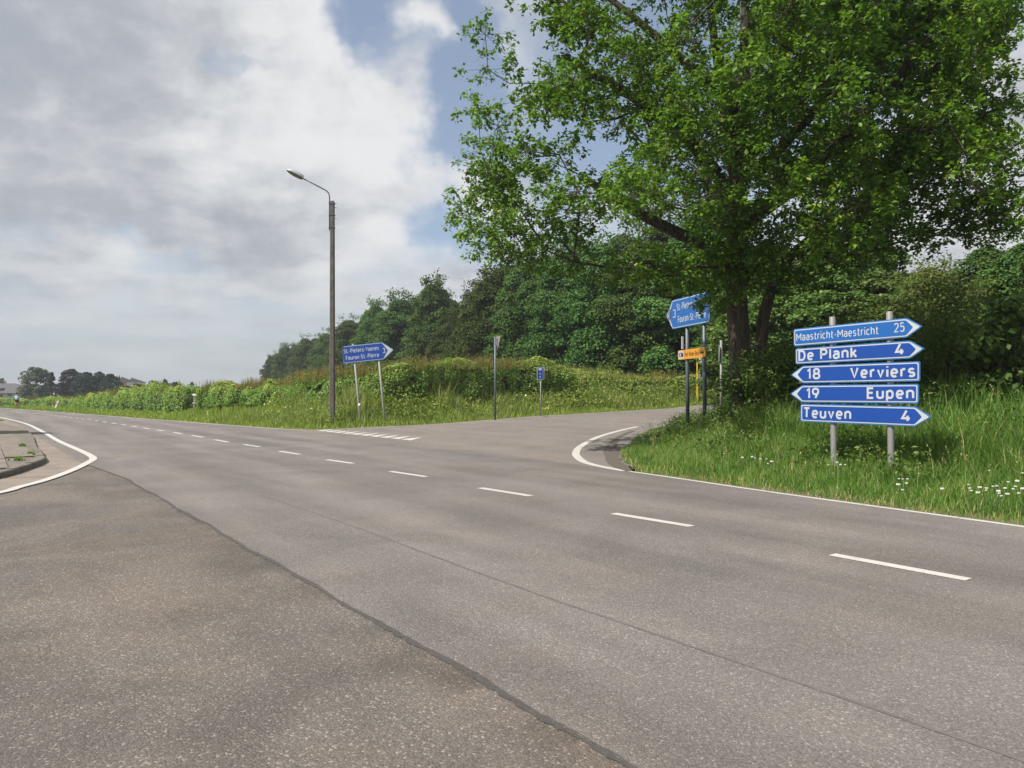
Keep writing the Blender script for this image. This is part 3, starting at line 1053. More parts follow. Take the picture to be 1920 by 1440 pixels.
def soften(outl, r=0.02):
    out = []
    n = len(outl)
    for i in range(n):
        p0, p1, p2 = (np.array(outl[(i + j) % n]) for j in (-1, 0, 1))
        a = p0 - p1; b = p2 - p1
        a = a / np.linalg.norm(a); b = b / np.linalg.norm(b)
        for q in (0, .5, 1):
            c = p1 + a * r * (1 - q) ** 2 + b * r * q ** 2
            out.append(tuple(c))
    return out


def arrow_plate(parent, x0, x1, z0, z1, side, texts, face='sign_blue', y=0.0, roll=0.0, tip=None, bold=0.018, bord=0.02, chev=None):
    H = z1 - z0
    tip = tip or H * 0.78
    xc, zc = (x0 + x1) / 2, (z0 + z1) / 2
    m = MB().prism(soften(inset_arrow(x0, x1, z0, z1, tip, side, 0), .03), y - .012, y + .012)
    pl_ = m.build('plate', 'sign_edge', parent)
    MB().prism(soften(inset_arrow(x0, x1, z0, z1, tip, side, bord), .028), y - .0150, y - .0122).build('border', 'sign_white', pl_)
    k = bord * 1.95
    # blue field: its point lies well behind the white head
    a = inset_arrow(x0, x1, z0, z1, tip, side, k)
    chev = chev or H * .36
    if side == 'R':
        a[2] = (x1 - tip - k * .25 + chev, a[2][1])
    else:
        a[3] = (x0 + tip + k * .25 - chev, a[3][1])
    MB().prism(soften(a, .022), y - .0178, y - .0152).build('field', face, pl_)
    for (s, tx0, tx1, zb, cap, bd) in texts:
        lettering(s, tx0, tx1, zb, cap, y - .0195, 'sign_white', pl_, bd)
    if roll:
        mt = Matrix.Translation((xc, 0, zc)) @ Matrix.Rotation(-R(roll), 4, 'Y') @ Matrix.Translation((-xc, 0, -zc))
        for o in [pl_] + list(pl_.children):
            o.data.transform(mt)
    return pl_


class SignFrame:
    """local frame of an upright sign: pixel column/row -> local x / world height"""
    def __init__(self, root, e):
        self.r = np.array(root, float); self.e = np.array(e, float) / np.linalg.norm(e)

    def s(self, px):
        k = (px - 960) / FPX
        return (k * self.r[1] - self.r[0]) / (self.e[0] - k * self.e[1])

    def z(self, px, py):
        return CH + (HOR - py) / FPX * (self.r[1] + self.s(px) * self.e[1])

    def ang(self):
        return math.atan2(self.e[1], self.e[0])


# ------------------------------------------------------------------ stack of five direction plates (right)
pr = td(0, 0) * 0
dS = 2.38
kR = (1671 - 960) / FPX
yR = (dS + D0) / (N_[0] * kR + N_[1]); PR = np.array([kR * yR, yR])
e5 = -U
F5 = SignFrame(PR, e5)
zr = gz(*PR)
root = empty('direction_sign', (PR[0], PR[1], zr), (0, 0, F5.ang()))
tag(root, 'stack of five blue direction plates on two grey posts in the grass', 'road sign')
sL, sRp = F5.s(1563.5), 0.0
for s_ in (sL, sRp):
    p = PR + F5.e * s_
    zb = gz(*p) - zr
    lean = -0.030
    top = 3.02 - zr + (0.0)
    m = MB().tube([(s_, 0, zb - .3), (s_, 0, zb), (s_ + lean * .5, 0, top * .6), (s_ + lean, 0, top - .01), (s_ + lean, 0, top)], [.053, .053, .053, .053, .048], 14)
    m.build('post', 'galvanised', root, True)
yy = -0.066
kz = (F5.r[1]) / FPX


def plate5(pxl, pxr, ya, yb, side, texts, face, roll, chev=None):
    x0, x1 = F5.s(pxl), F5.s(pxr)
    z1, z0 = F5.z(1663, ya) - zr, F5.z(1663, yb) - zr
    tx = []
    for (s, a_, b_, zb, cap, bd) in texts:
        tx.append((s, F5.s(a_), F5.s(b_), z0 + zb, cap, bd))
    arrow_plate(root, x0, x1, z0, z1, side, tx, face, yy, roll, chev=chev)


plate5(1492.5, 1734, 601.6, 637.6, 'R', [('Maastricht-Maestricht', 1498, 1652, .095, .145, .008), ('25', 1681, 1701, .10, .16, .008)], 'sign_blue_pale', 1.0)
plate5(1496, 1738, 642.8, 675.6, 'R', [('De Plank', 1502, 1612, .058, .205, .034), ('4', 1683, 1701, .062, .21, .034)], 'sign_blue', .7)
plate5(1487, 1729.5, 680.2, 716.4, 'L', [('18', 1517.5, 1543, .07, .21, .034), ('Verviers', 1599, 1721, .07, .205, .034)], 'sign_blue', .2)
plate5(1486, 1727, 720.4, 756.0, 'L', [('19', 1516.5, 1541, .066, .21, .034), ('Eupen', 1630, 1719, .072, .205, .034)], 'sign_blue', .0)
plate5(1505.5, 1751, 760.2, 796.6, 'R', [('Teuven', 1511, 1601, .07, .205, .034), ('4', 1694.5, 1713, .07, .21, .034)], 'sign_blue', -.6)
for s_ in (sL, sRp):
    mm = MB()
    for zc in (2.70, 2.34, 1.98, 1.62, 1.25):
        mm.box((s_ - .02, .005, zc - zr), (.13, .115, .045))
    for k_, zc in enumerate((2.70, 2.34, 1.98, 1.62, 1.25)):
        MB().box((s_ - .022, .006, zc - zr), (.135, .125, .04)).build('clamp', 'galvanised', root)

# ------------------------------------------------------------------ two-line sign with yellow plate (middle right)
PB = np.array([5.62, 23.3])
FB = SignFrame(PB, (0.30, -0.954))
zr = gz(*PB)
sb = empty('direction_sign', (PB[0], PB[1], zr), (0, R(-0.6), FB.ang()))
tag(sb, 'blue two-line arrow sign pointing left above a small orange plate, half hidden by oak leaves', 'road sign')
pxs = (1289.5, 1321.5)
for px in pxs:
    s_ = FB.s(px); p = PB + FB.e * s_
    zb = gz(*p) - zr
    MB().tube([(s_, 0, zb - .3), (s_, 0, FB.z(px, 560) - zr)], .06, 14).build('post', 'dark_steel', sb, True)
x0, x1 = FB.s(1254), FB.s(1337)
z0, z1 = 3.74 - zr, 4.68 - zr
sxx = lambda px: FB.s(px)
arrow_plate(sb, x0, x1, z0, z1, 'L', [('3', sxx(1267.5), sxx(1273), z0 + .36, .27, .012),
                                     ('Fouron-St.-Pierre', sxx(1277), sxx(1330), z0 + .17, .22, .008),
                                     ('St.-Pieters-Voeren', sxx(1275), sxx(1330), z0 + .57, .22, .008)], 'sign_blue_pale', -.075, 0, tip=.44, bord=.025, chev=.22)
xa, xb = FB.s(1276.5), FB.s(1328)
za, zb_ = 2.72 - zr, 3.02 - zr
m = MB().prism(soften([(xa, za), (xb, za), (xb, zb_), (xa, zb_)], .05), -.085, -.065)
yp = m.build('service_plate', 'sign_yellow', sb)
MB().prism(soften([(xa + .03, za + .03), (xa + .36, za + .03), (xa + .36, zb_ - .03), (xa + .03, zb_ - .03)], .02), -.088, -.0855).build('icon_panel', 'sign_white', yp)
# crossed knife and fork, and a bed-like block
mm = MB()
for sgn in (-1, 1):
    c0 = np.array([xa + .11, (za + zb_) / 2])
    d0 = np.array([sgn * .055, .075]); w0 = np.array([.011, -.008 * sgn])
    mm.prism([tuple(c0 - d0 - w0), tuple(c0 - d0 + w0), tuple(c0 + d0 + w0), tuple(c0 + d0 - w0)], -.0905 - .0005 * sgn, -.0885)
mm.prism([(xa + .20, za + .08), (xa + .33, za + .08), (xa + .33, za + .17), (xa + .27, za + .22), (xa + .20, za + .22)], -.0905, -.0885)
mm.build('icon', 'sign_black', yp)
Lp = xb - xa
lettering('Hof Rode Bos', xa + .42, xb - .36, za + .085, .13, -.0885, 'sign_black', yp, .008)
zc = (za + zb_) / 2
MB().prism([(xb - .30, zc - .02), (xb - .17, zc - .02), (xb - .17, zc - .065), (xb - .07, zc), (xb - .17, zc + .065), (xb - .17, zc + .02), (xb - .30, zc + .02)], -.0905, -.0885).build('arrow', 'sign_black', yp)
s_ = FB.s(1289.5)
MB().box((s_ - .02, -.16, FB.z(1285, 643) - zr), (.02, .06, .40)).build('reflector_strip', 'white_paint', sb)
MB().box((s_ - .01, -.09, FB.z(1285, 648) - zr), (.02, .12, .03)).build('bracket', 'galvanised', sb)

# ------------------------------------------------------------------ leaning two-line sign (left)
PA = np.array([-6.85, 36.2])
zr = gz(*PA)
FA = SignFrame(PA, (1.0, -0.06))
sa = empty('direction_sign', (PA[0], PA[1], zr), (0, R(-5.6), FA.ang()))
tag(sa, 'tilted blue two-line arrow sign pointing right, on leaning posts before the hedge', 'road sign')
pl_len = 98 * 36.2 / FPX
zt0 = CH + (HOR - 682) * 36.2 / FPX - zr
xoff = 0.27
x0, x1 = -1.30 + xoff, -1.30 + xoff + pl_len
z0 = zt0 + .12; z1 = z0 + .84
arrow_plate(sa, x0, x1, z0, z1, 'R', [('St.-Pieters-Voeren', x0 + .08, x0 + 1.80, z0 + .48, .21, .012), ('Fouron-St.-Pierre', x0 + .16, x0 + 1.79, z0 + .15, .21, .012),
                                      ('3', x0 + 1.98, x0 + 2.11, z0 + .30, .26, .014)], 'sign_blue', -.07, 0, tip=.54, bord=.022, chev=.26)
for px_, tp in ((x0 + .55, z1 + .06), (x0 + 1.74, z1 - .02)):
    MB().tube([(px_ + (.02 if px_ > 0 else .05), 0, -.6), (px_ - .01, 0, .9), (px_, 0, tp)], .05, 12).build('post', 'galvanised', sa, True)
MB().tube([(x0 + .57, 0, .93), (x0 + .57, 0, 1.1)], .062, 12).build('band', 'white_paint', sa, True)

# ------------------------------------------------------------------ street lamp
PL = np.array([-8.66, 36.0]); zr = gz(*PL)
lp = empty('street_lamp', (PL[0], PL[1], zr))
tag(lp, 'tall weathered concrete lamp post with a curved arm and grey lantern', 'street lamp')
k36 = 36.0 / FPX
ztop = CH + (HOR - 377) * k36 - zr
pole = MB()
vs, fs = [], []
for z_, wx in ((-.4, .122), (ztop * .5, .110), (ztop - .05, .096), (ztop, .085)):
    for sx, sy in ((-1, -.7), (-.7, -1), (.7, -1), (1, -.7), (1, .7), (.7, 1), (-.7, 1), (-1, .7)):
        vs.append((sx * wx, sy * wx, z_))
for i in range(3):
    for k in range(8):
        fs.append((i * 8 + k, i * 8 + (k + 1) % 8, (i + 1) * 8 + (k + 1) % 8, (i + 1) * 8 + k))
fs.append(tuple(24 + k for k in range(8)))
pole.add(vs, fs).build('pole', 'concrete_pole', lp)
zA = ztop - 55 * k36
pts = [(-.13, -.03, zA), (-.13, -.03, ztop - .1), (-.13, -.03, ztop + .20), (-.16, -.05, ztop + .36), (-.26, -.08, ztop + .47), (-.55, -.16, ztop + .62), (-1.36, -.42, ztop + 1.0)]
arm = MB().tube(pts, .030, 10).build('arm', 'dark_steel', lp, True)
for zc in (zA + .15, zA + .75, ztop - .12):
    MB().box((-.02, -.0, zc), (.27, .24, .05)).build('strap', 'dark_steel', arm)
for zc in (ztop - .12, ztop - .32, ztop - .85):
    MB().tube([(.09, 0, zc), (.22, 0, zc)], .011, 6).build('climbing_peg', 'dark_steel', lp)
hd = empty('lantern', (0, 0, 0))
COL.objects.unlink(hd); bpy.data.objects.remove(hd)
# lantern: drop-shaped hood above a shallow bowl
ax = Vector((-.81, -.26, .385)).normalized(); c0 = Vector((-1.32, -.41, ztop + .98))
sx = ax.cross(Vector((0, 0, 1))).normalized(); uz = sx.cross(ax).normalized()
prof = [(l_ * 1.25, w_ * 1.35, h_ * 1.5) for l_, w_, h_ in ((0.0, .085, .09), (.03, .11, .105), (.16, .14, .125), (.34, .155, .13), (.50, .135, .10), (.60, .09, .055), (.645, .02, .012))]
hv, hf, bv, bf = [], [], [], []
nh = 9
for (l_, w_, h_) in prof:
    for k in range(nh):
        q = math.pi * k / (nh - 1)
        hv.append(c0 + ax * l_ + sx * (w_ * math.cos(q)) + uz * (h_ * math.sin(q)))
        bv.append(c0 + ax * l_ + sx * (w_ * .93 * math.cos(q)) - uz * (h_ * .55 * math.sin(q) + .002))
for i in range(len(prof) - 1):
    for k in range(nh - 1):
        a_ = (i * nh + k, i * nh + k + 1, (i + 1) * nh + k + 1, (i + 1) * nh + k)
        hf.append(a_); bf.append(a_[::-1])
lan = mk('lantern', hv, hf, 'lamp_grey', lp, True)
mk('lantern_bowl', bv, bf, 'lamp_glass', lan, True)

# ------------------------------------------------------------------ give-way sign seen from behind
PW = np.array([-0.87, 38.6]); zr = gz(*PW)
gw = empty('give_way_sign', (PW[0], PW[1], zr), (0, 0, R(-68)))
tag(gw, 'give-way triangle on a dark pole, seen nearly edge-on beside the hedge', 'road sign')
zt = CH + (HOR - 632) * 38.6 / FPX - zr
MB().tube([(0, 0, -.4), (0, 0, zt)], .055, 12).build('pole', 'dark_steel', gw, True)
T3 = [(-.42, zt + .04), (0.0, zt - .70), (.42, zt + .04)]
tp = MB().prism(soften(T3, .05), .130, .142).build('triangle_back', 'galvanised', gw)
tp2 = MB().prism(soften(T3, .05), .1425, .150).build('red_rim', 'sign_red', tp)
T4 = [(x * .70, (z - (zt - .2)) * .70 + zt - .2) for x, z in T3]
MB().prism(soften(T4, .04), .1505, .153).build('white_field', 'sign_white', tp)
MB().box((0, .085, zt - .12), (.06, .10, .05)).build('bracket', 'galvanised', gw)
MB().box((0, .085, zt - .45), (.06, .10, .05)).build('bracket', 'galvanised', gw)

# ------------------------------------------------------------------ cycle-route sign
PN = np.array([1.56, 41.6]); zr = gz(*PN)
cn = empty('cycle_route_sign', (PN[0], PN[1], zr), (0, 0, R(6)))
tag(cn, 'small upright blue cycle-route sign with white symbols on a short grey post', 'road sign')
k_ = 41.6 / FPX
zt = CH + (HOR - 688) * k_ - zr; zb_ = CH + (HOR - 712) * k_ - zr
MB().tube([(.04, 0, -.4), (.04, 0, zt - .05)], .035, 10).build('post', 'galvanised', cn, True)
w_ = .17
bpn = MB().prism(soften([(-w_, zb_), (w_, zb_), (w_, zt), (-w_, zt)], .05), -.055, -.040).build('plate', 'sign_white', cn)
MB().prism(soften([(-w_ + .02, zb_ + .02), (w_ - .02, zb_ + .02), (w_ - .02, zt - .02), (-w_ + .02, zt - .02)], .04), -.058, -.0555).build('field', 'sign_blue', bpn)
MB().prism(soften([(-.085, zt - .19), (.085, zt - .19), (.085, zt - .055), (-.085, zt - .055)], .02), -.061, -.0585).build('bicycle_panel', 'sign_white', bpn)
lettering('10', -.05, .05, zb_ + .27, .11, -.061, 'sign_white', bpn, .01)
MB().prism([(-.014, zb_ + .09), (.014, zb_ + .09), (.014, zb_ + .16), (.045, zb_ + .16), (0, zb_ + .215), (-.045, zb_ + .16), (-.014, zb_ + .16)], -.061, -.0585).build('arrow', 'sign_white', bpn)
b2 = MB().prism(soften([(-w_ + .13, zb_ + .02), (w_ + .10, zb_ + .02), (w_ + .10, zt - .01), (-w_ + .13, zt - .01)], .05), .04, .055).build('rear_plate', 'sign_white', cn)
MB().prism(soften([(-w_ + .14, zb_ + .04), (w_ + .07, zb_ + .04), (w_ + .07, zt - .03), (-w_ + .14, zt - .03)], .04), .036, .0385).build('rear_field', 'sign_red', b2)

# ------------------------------------------------------------------ bus stop pole and the plain post beyond the bend
PBs = np.array([(1307 - 960) / FPX * 50.5, 50.5]); zr = gz(*PBs)
bs = empty('bus_stop_pole', (PBs[0], PBs[1], zr), (0, 0, R(-10)))
tag(bs, 'yellow bus stop pole with a white timetable panel behind the orange plate', 'bus stop')
k_ = 50.5 / FPX
zt = CH + (HOR - 664) * k_ - zr
MB().box((0, 0, zt / 2 - .2), (.085, .07, zt + .4)).build('pole', 'yellow_paint', bs)
tb = MB().box((.26, -.01, zt - .33), (.32, .05, .62)).build('timetable_panel', 'white_paint', bs)
MB().box((.26, -.037, zt - .09), (.28, .004, .08)).build('panel_header', 'sign_black', tb)
MB().box((.22, -.037, zt - .22), (.16, .004, .03)).build('panel_text', 'dark_steel', tb)
MB().box((.17, .0, zt - 1.5), (.15, .12, .8)).build('cabinet', 'galvanised', bs)

PP = np.array([(1352 - 960) / FPX * 31.0, 31.0]); zr = gz(*PP)
ps = empty('road_sign', (PP[0], PP[1], zr), (0, 0, R(78)))
tag(ps, 'grey sign post seen edge-on beside the shrub at the oak base', 'road sign')
zt = CH + (HOR - 638) * 31 / FPX - zr
MB().tube([(0, 0, -.4), (0, 0, zt)], .05, 10).build('post', 'galvanised', ps, True)
disc = [(0.36 * math.cos(q), zt - .55 + .36 * math.sin(q)) for q in np.linspace(0, 2 * math.pi, 25)[:-1]]
MB().prism(disc, .07, .085).build('disc', 'galvanised', ps)
MB().box((0, .06, zt - .55), (.2, .03, .05)).build('bracket', 'galvanised', ps)

# ------------------------------------------------------------------ marker posts, field gate
for (px, py, hh, lab) in ((103, 767, .95, 'leaning white marker post in the verge by the low hedge'), (-1, 757.5, .9, 'white marker post at the far left edge of the verge')):
    p = G(px, py); z_ = gz(*p)
    mp = empty('marker_post', (p[0], p[1], z_ - .02), (0, R(24), 0))
    tag(mp, lab, 'marker post', 'white marker posts on the verge')
    MB().prism([(-.09, -.2), (.09, -.2), (.09, hh * .9), (.05, hh), (-.09, hh)], -.06, .06).build('shaft', 'white_paint', mp)
    MB().box((0, -.063, hh * .7), (.1, .006, .16)).build('reflector', 'sign_red', mp)
PG = np.array([-22.9, 54.6]); zr = gz(*PG)
fg = empty('field_gate', (PG[0], PG[1], zr), (0, 0, R(-35)))
tag(fg, 'pale wooden field gate with a diagonal brace in the hedge gap', 'gate')
for q in (-.55, .0, 1.0):
    MB().box((q, 0, .6), (.09, .09, 1.5)).build('post', 'wood_post', fg)
MB().box((.2, -.07, 1.25), (1.75, .05, .11)).build('rail', 'white_paint', fg)
MB().box((.2, -.07, .65), (1.75, .05, .09)).build('rail', 'wood_post', fg)
MB().tube([(.05, -.12, 1.22), (.62, -.2, .1)], .04, 6).build('brace', 'white_paint', fg)

# ------------------------------------------------------------------ trees
def tubes_fast(segs, n=6):
    """segs: list of (p, q, r0, r1) -> verts, tris"""
    P = np.array([s[0] for s in segs], float); Q = np.array([s[1] for s in segs], float)
    r0 = np.array([s[2] for s in segs]); r1 = np.array([s[3] for s in segs])
    a = Q - P; a /= np.linalg.norm(a, axis=1)[:, None] + 1e-9
    ref = np.where(np.abs(a[:, 2:3]) < .9, np.array([[0, 0, 1.0]]), np.array([[1.0, 0, 0]]))
    x = np.cross(a, ref); x /= np.linalg.norm(x, axis=1)[:, None]; y = np.cross(a, x)
    V = []
    for k in range(n):
        q = 2 * math.pi * k / n
        V.append(P + (x * math.cos(q) + y * math.sin(q)) * r0[:, None])
    for k in range(n):
        q = 2 * math.pi * k / n
        V.append(Q + (x * math.cos(q) + y * math.sin(q)) * r1[:, None])
    V = np.stack(V, 1).reshape(-1, 3)
    b = np.arange(len(segs)) * 2 * n
    T = []
    for k in range(n):
        k2 = (k + 1) % n
        T.append(np.stack([b + k, b + k2, b + n + k2], 1)); T.append(np.stack([b + k, b + n + k2, b + n + k], 1))
    return V, np.concatenate(T)


def grow(seeds, targets, step=0.9, droop=0.0):
    """connect targets to a growing skeleton; seeds: list of (pos, parent)"""
    pos = [np.array(p, float) for p, _ in seeds]; par = [q for _, q in seeds]
    arr = np.array(pos)
    for tgt in targets:
        dv = arr - tgt
        cost = np.sqrt((dv * dv).sum(1)) + np.where(dv[:, 2] > 0.3, dv[:, 2] * 0.9, 0)
        j = int(np.argmin(cost))
        p0 = arr[j]; L = np.linalg.norm(tgt - p0)
        k = max(1, int(round(L / step)))
        side = rng.normal(size=3) * .10 * L
        newp = []
        last = j
        for i in range(1, k + 1):
            s = i / k
            q = p0 + (tgt - p0) * s + side * math.sin(s * math.pi) + np.array([0, 0, -droop * L * math.sin(s * math.pi)])
            newp.append(q); par.append(last); last = len(par) - 1
        arr = np.vstack([arr, newp])
    return arr, par


def skeleton(arr, par, r_tip, expo, rmax, fixed=None):
    n = len(arr)
    cnt = np.zeros(n); has = np.zeros(n, bool)
    for i in range(n):
        if par[i] >= 0:
            has[par[i]] = True
    cnt[~has] = 1
    for i in range(n - 1, -1, -1):
        if par[i] >= 0:
            cnt[par[i]] += cnt[i]
    rad = np.minimum(rmax, r_tip * np.maximum(cnt, 1) ** expo)
    if fixed:
        for i, v in fixed.items():
            rad[i] = v
    return [(arr[par[i]], arr[i], max(rad[par[i]] * (1 if par[i] < 30 else .9), rad[i]) if False else min(rad[par[i]], rad[i] * 1.6), rad[i]) for i in range(n) if par[i] >= 0]


# the oak beside the five-plate sign
OX, OY = 6.15, 20.0
OZ = gz(OX, OY)
rng = np.random.default_rng(21)
cand = []
want = 1020
while len(cand) < want:
    z_ = rng.uniform(3.6, 16.6); th = rng.uniform(0, 2 * np.pi)
    prof = 6.65 * np.interp(z_, [3.4, 4.6, 5.6, 8, 11, 13.5, 15.5, 16.8], [.82, .97, 1.0, 1.0, .97, .80, .50, .12])
    prof *= 1 + .10 * math.sin(3 * th + z_ * .7) + .07 * math.sin(5 * th - z_ * 1.3)
    rr = prof * math.sqrt(rng.uniform(.02, 1.0))
    p = np.array([rr * math.cos(th), rr * math.sin(th) * .92, z_])
    fr = rr / prof
    # under-side: boughs reach down only towards the rim, away from the trunk the middle stays open
    if z_ < 4.5 + 0.9 * (1 - fr) + .5 * math.sin(2.3 * th):
        continue
    nz = vnoise(p[None], .55, 3)[0] * .65 + vnoise(p[None], 1.2, 4)[0] * .35
    if nz < .455:
        continue
    if fr < .45 and rng.random() < .5:
        continue
    if p[1] > 1.5 and p[0] < 1.5 and rng.random() < .6:
        continue
    if p[0] > 5.2 and p[2] > 5.5 and p[2] < 9.5 and rng.random() < .55:
        continue
    tv = np.array([p[0] + OX - 5.6, p[1] + OY - 23.2, p[2] + OZ - 4.1]); sv = np.array(SUN)
    if np.linalg.norm(tv - sv * (tv @ sv)) < 1.25:
        continue
    cand.append(p)
# low sprays in front of the two-line sign and around the lower trunk
for px, py, yv in ((1322, 554, 20.4), (1332, 560, 20.6), (1345, 545, 19.0),
                   (1250, 520, 18.4), (1225, 515, 18.0), (1360, 500, 18.2), (1345, 470, 17.8), (1430, 470, 17.4), (1300, 500, 17.9), (1400, 505, 18.6),
                   (1385, 455, 17.5), (1375, 430, 17.2), (1415, 440, 17.5), (1450, 490, 18.0), (1480, 500, 18.4), (1500, 480, 18), (1530, 495, 18.6), (1440, 420, 17), (1400, 410, 17), (1350, 420, 17),
                   (1330, 400, 17), (1470, 440, 17.2), (1560, 470, 18), (1600, 480, 18), (1640, 470, 18), (1680, 455, 18.4), (1720, 450, 18.4), (1760, 440, 18.6), (1590, 440, 17.5), (1660, 430, 17.5)):
    cand.append(np.array([(px - 960) / FPX * yv - OX, yv - OY, CH + (HOR - py) / FPX * yv - OZ]))
for px, py, yv in ((905, 465, 18.5), (930, 450, 18.5), (915, 432, 18.5), (955, 470, 18.6), (995, 480, 18.8), (905, 355, 18.4), (898, 205, 18.4), (910, 65, 18.6), (918, 320, 18.6), (900, 280, 18.5), (915, 130, 18.5),
                   (1850, 380, 18.8), (1830, 362, 18.8), (1810, 400, 18.8), (1815, 265, 19), (1840, 235, 19), (1800, 430, 19), (1770, 430, 19), (965, 440, 18.5), (1025, 470, 18.4), (1075, 490, 18.6), (1130, 500, 19),
                   (1180, 505, 18.8), (1215, 490, 18.2), (1270, 505, 18.0), (1320, 520, 18.3), (1370, 525, 18.2), (1420, 530, 18.4), (1395, 480, 17.6), (1345, 500, 17.8), (1440, 505, 18.2), (1480, 525, 18.8)):
    cand.append(np.array([(px - 960) / FPX * yv - OX, yv - OY, CH + (HOR - py) / FPX * yv - OZ]))
cand = np.array(cand)
order = np.argsort(np.linalg.norm(cand * np.array([1, 1, .55]) - np.array([0, 0, 3.2]), axis=1))
# hand-laid trunk and main limbs (local to the base)
S = [((0.0, 0, -.5), -1), ((0.0, 0, .3), 0), ((-.02, 0, 1.2), 1), ((-.05, 0, 2.2), 2), ((-.10, 0, 3.3), 3), ((-.16, 0, 4.4), 4), ((-.15, .1, 5.6), 5), ((0, .1, 7.0), 6), ((.15, .1, 8.6), 7), ((.1, 0, 10.4), 8), ((.1, 0, 12.4), 9),
     ((.30, -.05, .3), 0), ((.40, -.06, 1.2), 11), ((.46, -.08, 2.2), 12), ((.52, -.12, 3.1), 13), ((.72, -.22, 4.0), 14), ((1.25, -.4, 4.9), 15), ((2.3, -.5, 5.8), 16), ((3.9, -.6, 6.6), 17),
     ((-.75, .0, 5.1), 5), ((-1.7, -.2, 5.4), 19), ((-3.0, -.4, 6.0), 20), ((-4.4, -.5, 6.9), 21),
     ((-.7, -.2, 7.0), 6), ((-1.8, -.5, 8.1), 23), ((-3.4, -.7, 9.1), 24), ((-4.9, -.8, 9.8), 25),
     ((.9, .1, 7.6), 7), ((2.1, .1, 8.9), 27), ((3.6, .2, 10.2), 28), ((5.0, .2, 11.0), 29),
     ((.95, -.6, 6.3), 6), ((1.7, -1.6, 7.2), 31), ((2.3, -3.0, 8.0), 32), ((2.6, -4.4, 8.6), 33),
     ((-.5, -1.0, 6.4), 6), ((-.9, -2.3, 7.3), 35), ((-1.3, -3.8, 8.0), 36),
     ((.2, 1.3, 7.4), 7), ((.2, 2.8, 8.6), 38), ((0, 4.2, 9.4), 39),
     ((-1.3, .2, 10.0), 8), ((-2.9, .2, 11.4), 41), ((-4.0, .3, 12.3), 42),
     ((1.2, 0, 10.4), 8), ((2.2, -.3, 12.0), 44), ((3.1, -.4, 13.3), 45),
     ((.55, -.5, 8.4), 7), ((.95, -.9, 10.6), 47), ((1.2, -1.1, 13.0), 48), ((-.55, -.5, 8.2), 7), ((-1.0, -.9, 10.4), 50), ((-1.3, -1.0, 12.6), 51)]
arr, par = grow(S, cand[order], .8, .02)
fixed = {0: .50, 1: .35, 2: .30, 3: .285, 4: .27, 5: .25, 6: .225, 7: .195, 8: .165, 9: .13, 10: .085, 11: .22, 12: .19, 13: .175, 14: .165, 15: .145, 16: .12, 17: .095, 18: .07,
         19: .19, 20: .16, 21: .125, 22: .085, 23: .17, 24: .14, 25: .11, 26: .08, 27: .16, 28: .135, 29: .105, 30: .075, 31: .14, 32: .12, 33: .095, 34: .07, 35: .14, 36: .115, 37: .085,
         38: .14, 39: .11, 40: .08, 41: .12, 42: .09, 43: .065, 44: .12, 45: .09, 46: .065, 47: .14, 48: .11, 49: .07, 50: .13, 51: .10, 52: .065}
segs = skeleton(arr, par, .011, .44, .12, fixed)
oak = empty('oak_tree', (OX, OY, OZ))
tag(oak, 'large leafy oak with a double trunk spreading over the bank beside the signs', 'tree')
tr_idx = set(range(1, 15))
tseg, lseg = [], []
for i, sg in zip([i for i in range(len(arr)) if par[i] >= 0], segs):
    (tseg if i in tr_idx and i <= 10 or i in (11, 12, 13, 14) else lseg).append(sg if i > 52 else (sg[0], sg[1], fixed[par[i]] if par[i] in fixed else sg[2], fixed.get(i, sg[3])))
for i_, (p, q, a_, b_) in enumerate(lseg):
    if a_ > b_ * 2.2:
        lseg[i_] = (p, q, b_ * 1.5, b_)
V, T = tubes_fast(tseg, 14)
V = V + (vnoise(V, 2.2, 5)[:, None] - .5) * .07 * np.array([1, 1, 0])
link(bpy.data.objects.new('trunk', tri_mesh('trunk', V, T, 'bark_oak', smooth=True)), oak)
V, T = tubes_fast(lseg, 6)
link(bpy.data.objects.new('limbs', tri_mesh('limbs', V, T, 'bark_oak', smooth=True)), oak)


def spray_leaves(C, per_sprig, sprigs, rad, size, flat=.65):
    """clusters -> sprigs -> leaves; returns centres, normals, sizes, axes, twigs"""
    n = len(C)
    sd = unit(n * sprigs); sd[:, 2] *= flat
    sl_ = rng.uniform(.35, 1.0, n * sprigs) ** .6
    cc = np.repeat(C, sprigs, 0)
    tipp = cc + sd * (sl_ * rad)[:, None]
    ld = unit(len(tipp) * per_sprig)
    tp = np.repeat(tipp, per_sprig, 0)
    off = ld * rng.uniform(.03, .17, len(tp))[:, None] * (rad / .7)
    return tp + off, ld, np.repeat(np.arange(n), sprigs * per_sprig), cc, tipp


LC, LD, idx, tw0, tw1 = spray_leaves(cand, 19, 13, .80, .13)
sz = rng.uniform(.085, .155, len(LC))
nrm = np.array([0, 0, .9]) + LD * .35
V, T = leaves(LC, nrm, sz, .75, .62, .14, axis=LD)
ctint = vnoise(cand, .6, 8)[idx]
tint = np.clip(rng.normal(.42, .20, len(LC)) + (ctint - .5) * .5, 0, .93)
tint = np.where(rng.random(len(LC)) < .004, 1.0, tint)
link(bpy.data.objects.new('crown', tri_mesh('crown', V, T, 'leaf_oak', np.repeat(tint, 2))), oak)
sel = rng.random(len(tw0)) < .55
V, T = tubes_fast([(a_, b_, .007, .004) for a_, b_ in zip(tw0[sel], tw1[sel])], 3)
link(bpy.data.objects.new('twigs', tri_mesh('twigs', V, T, 'bark_oak')), oak)


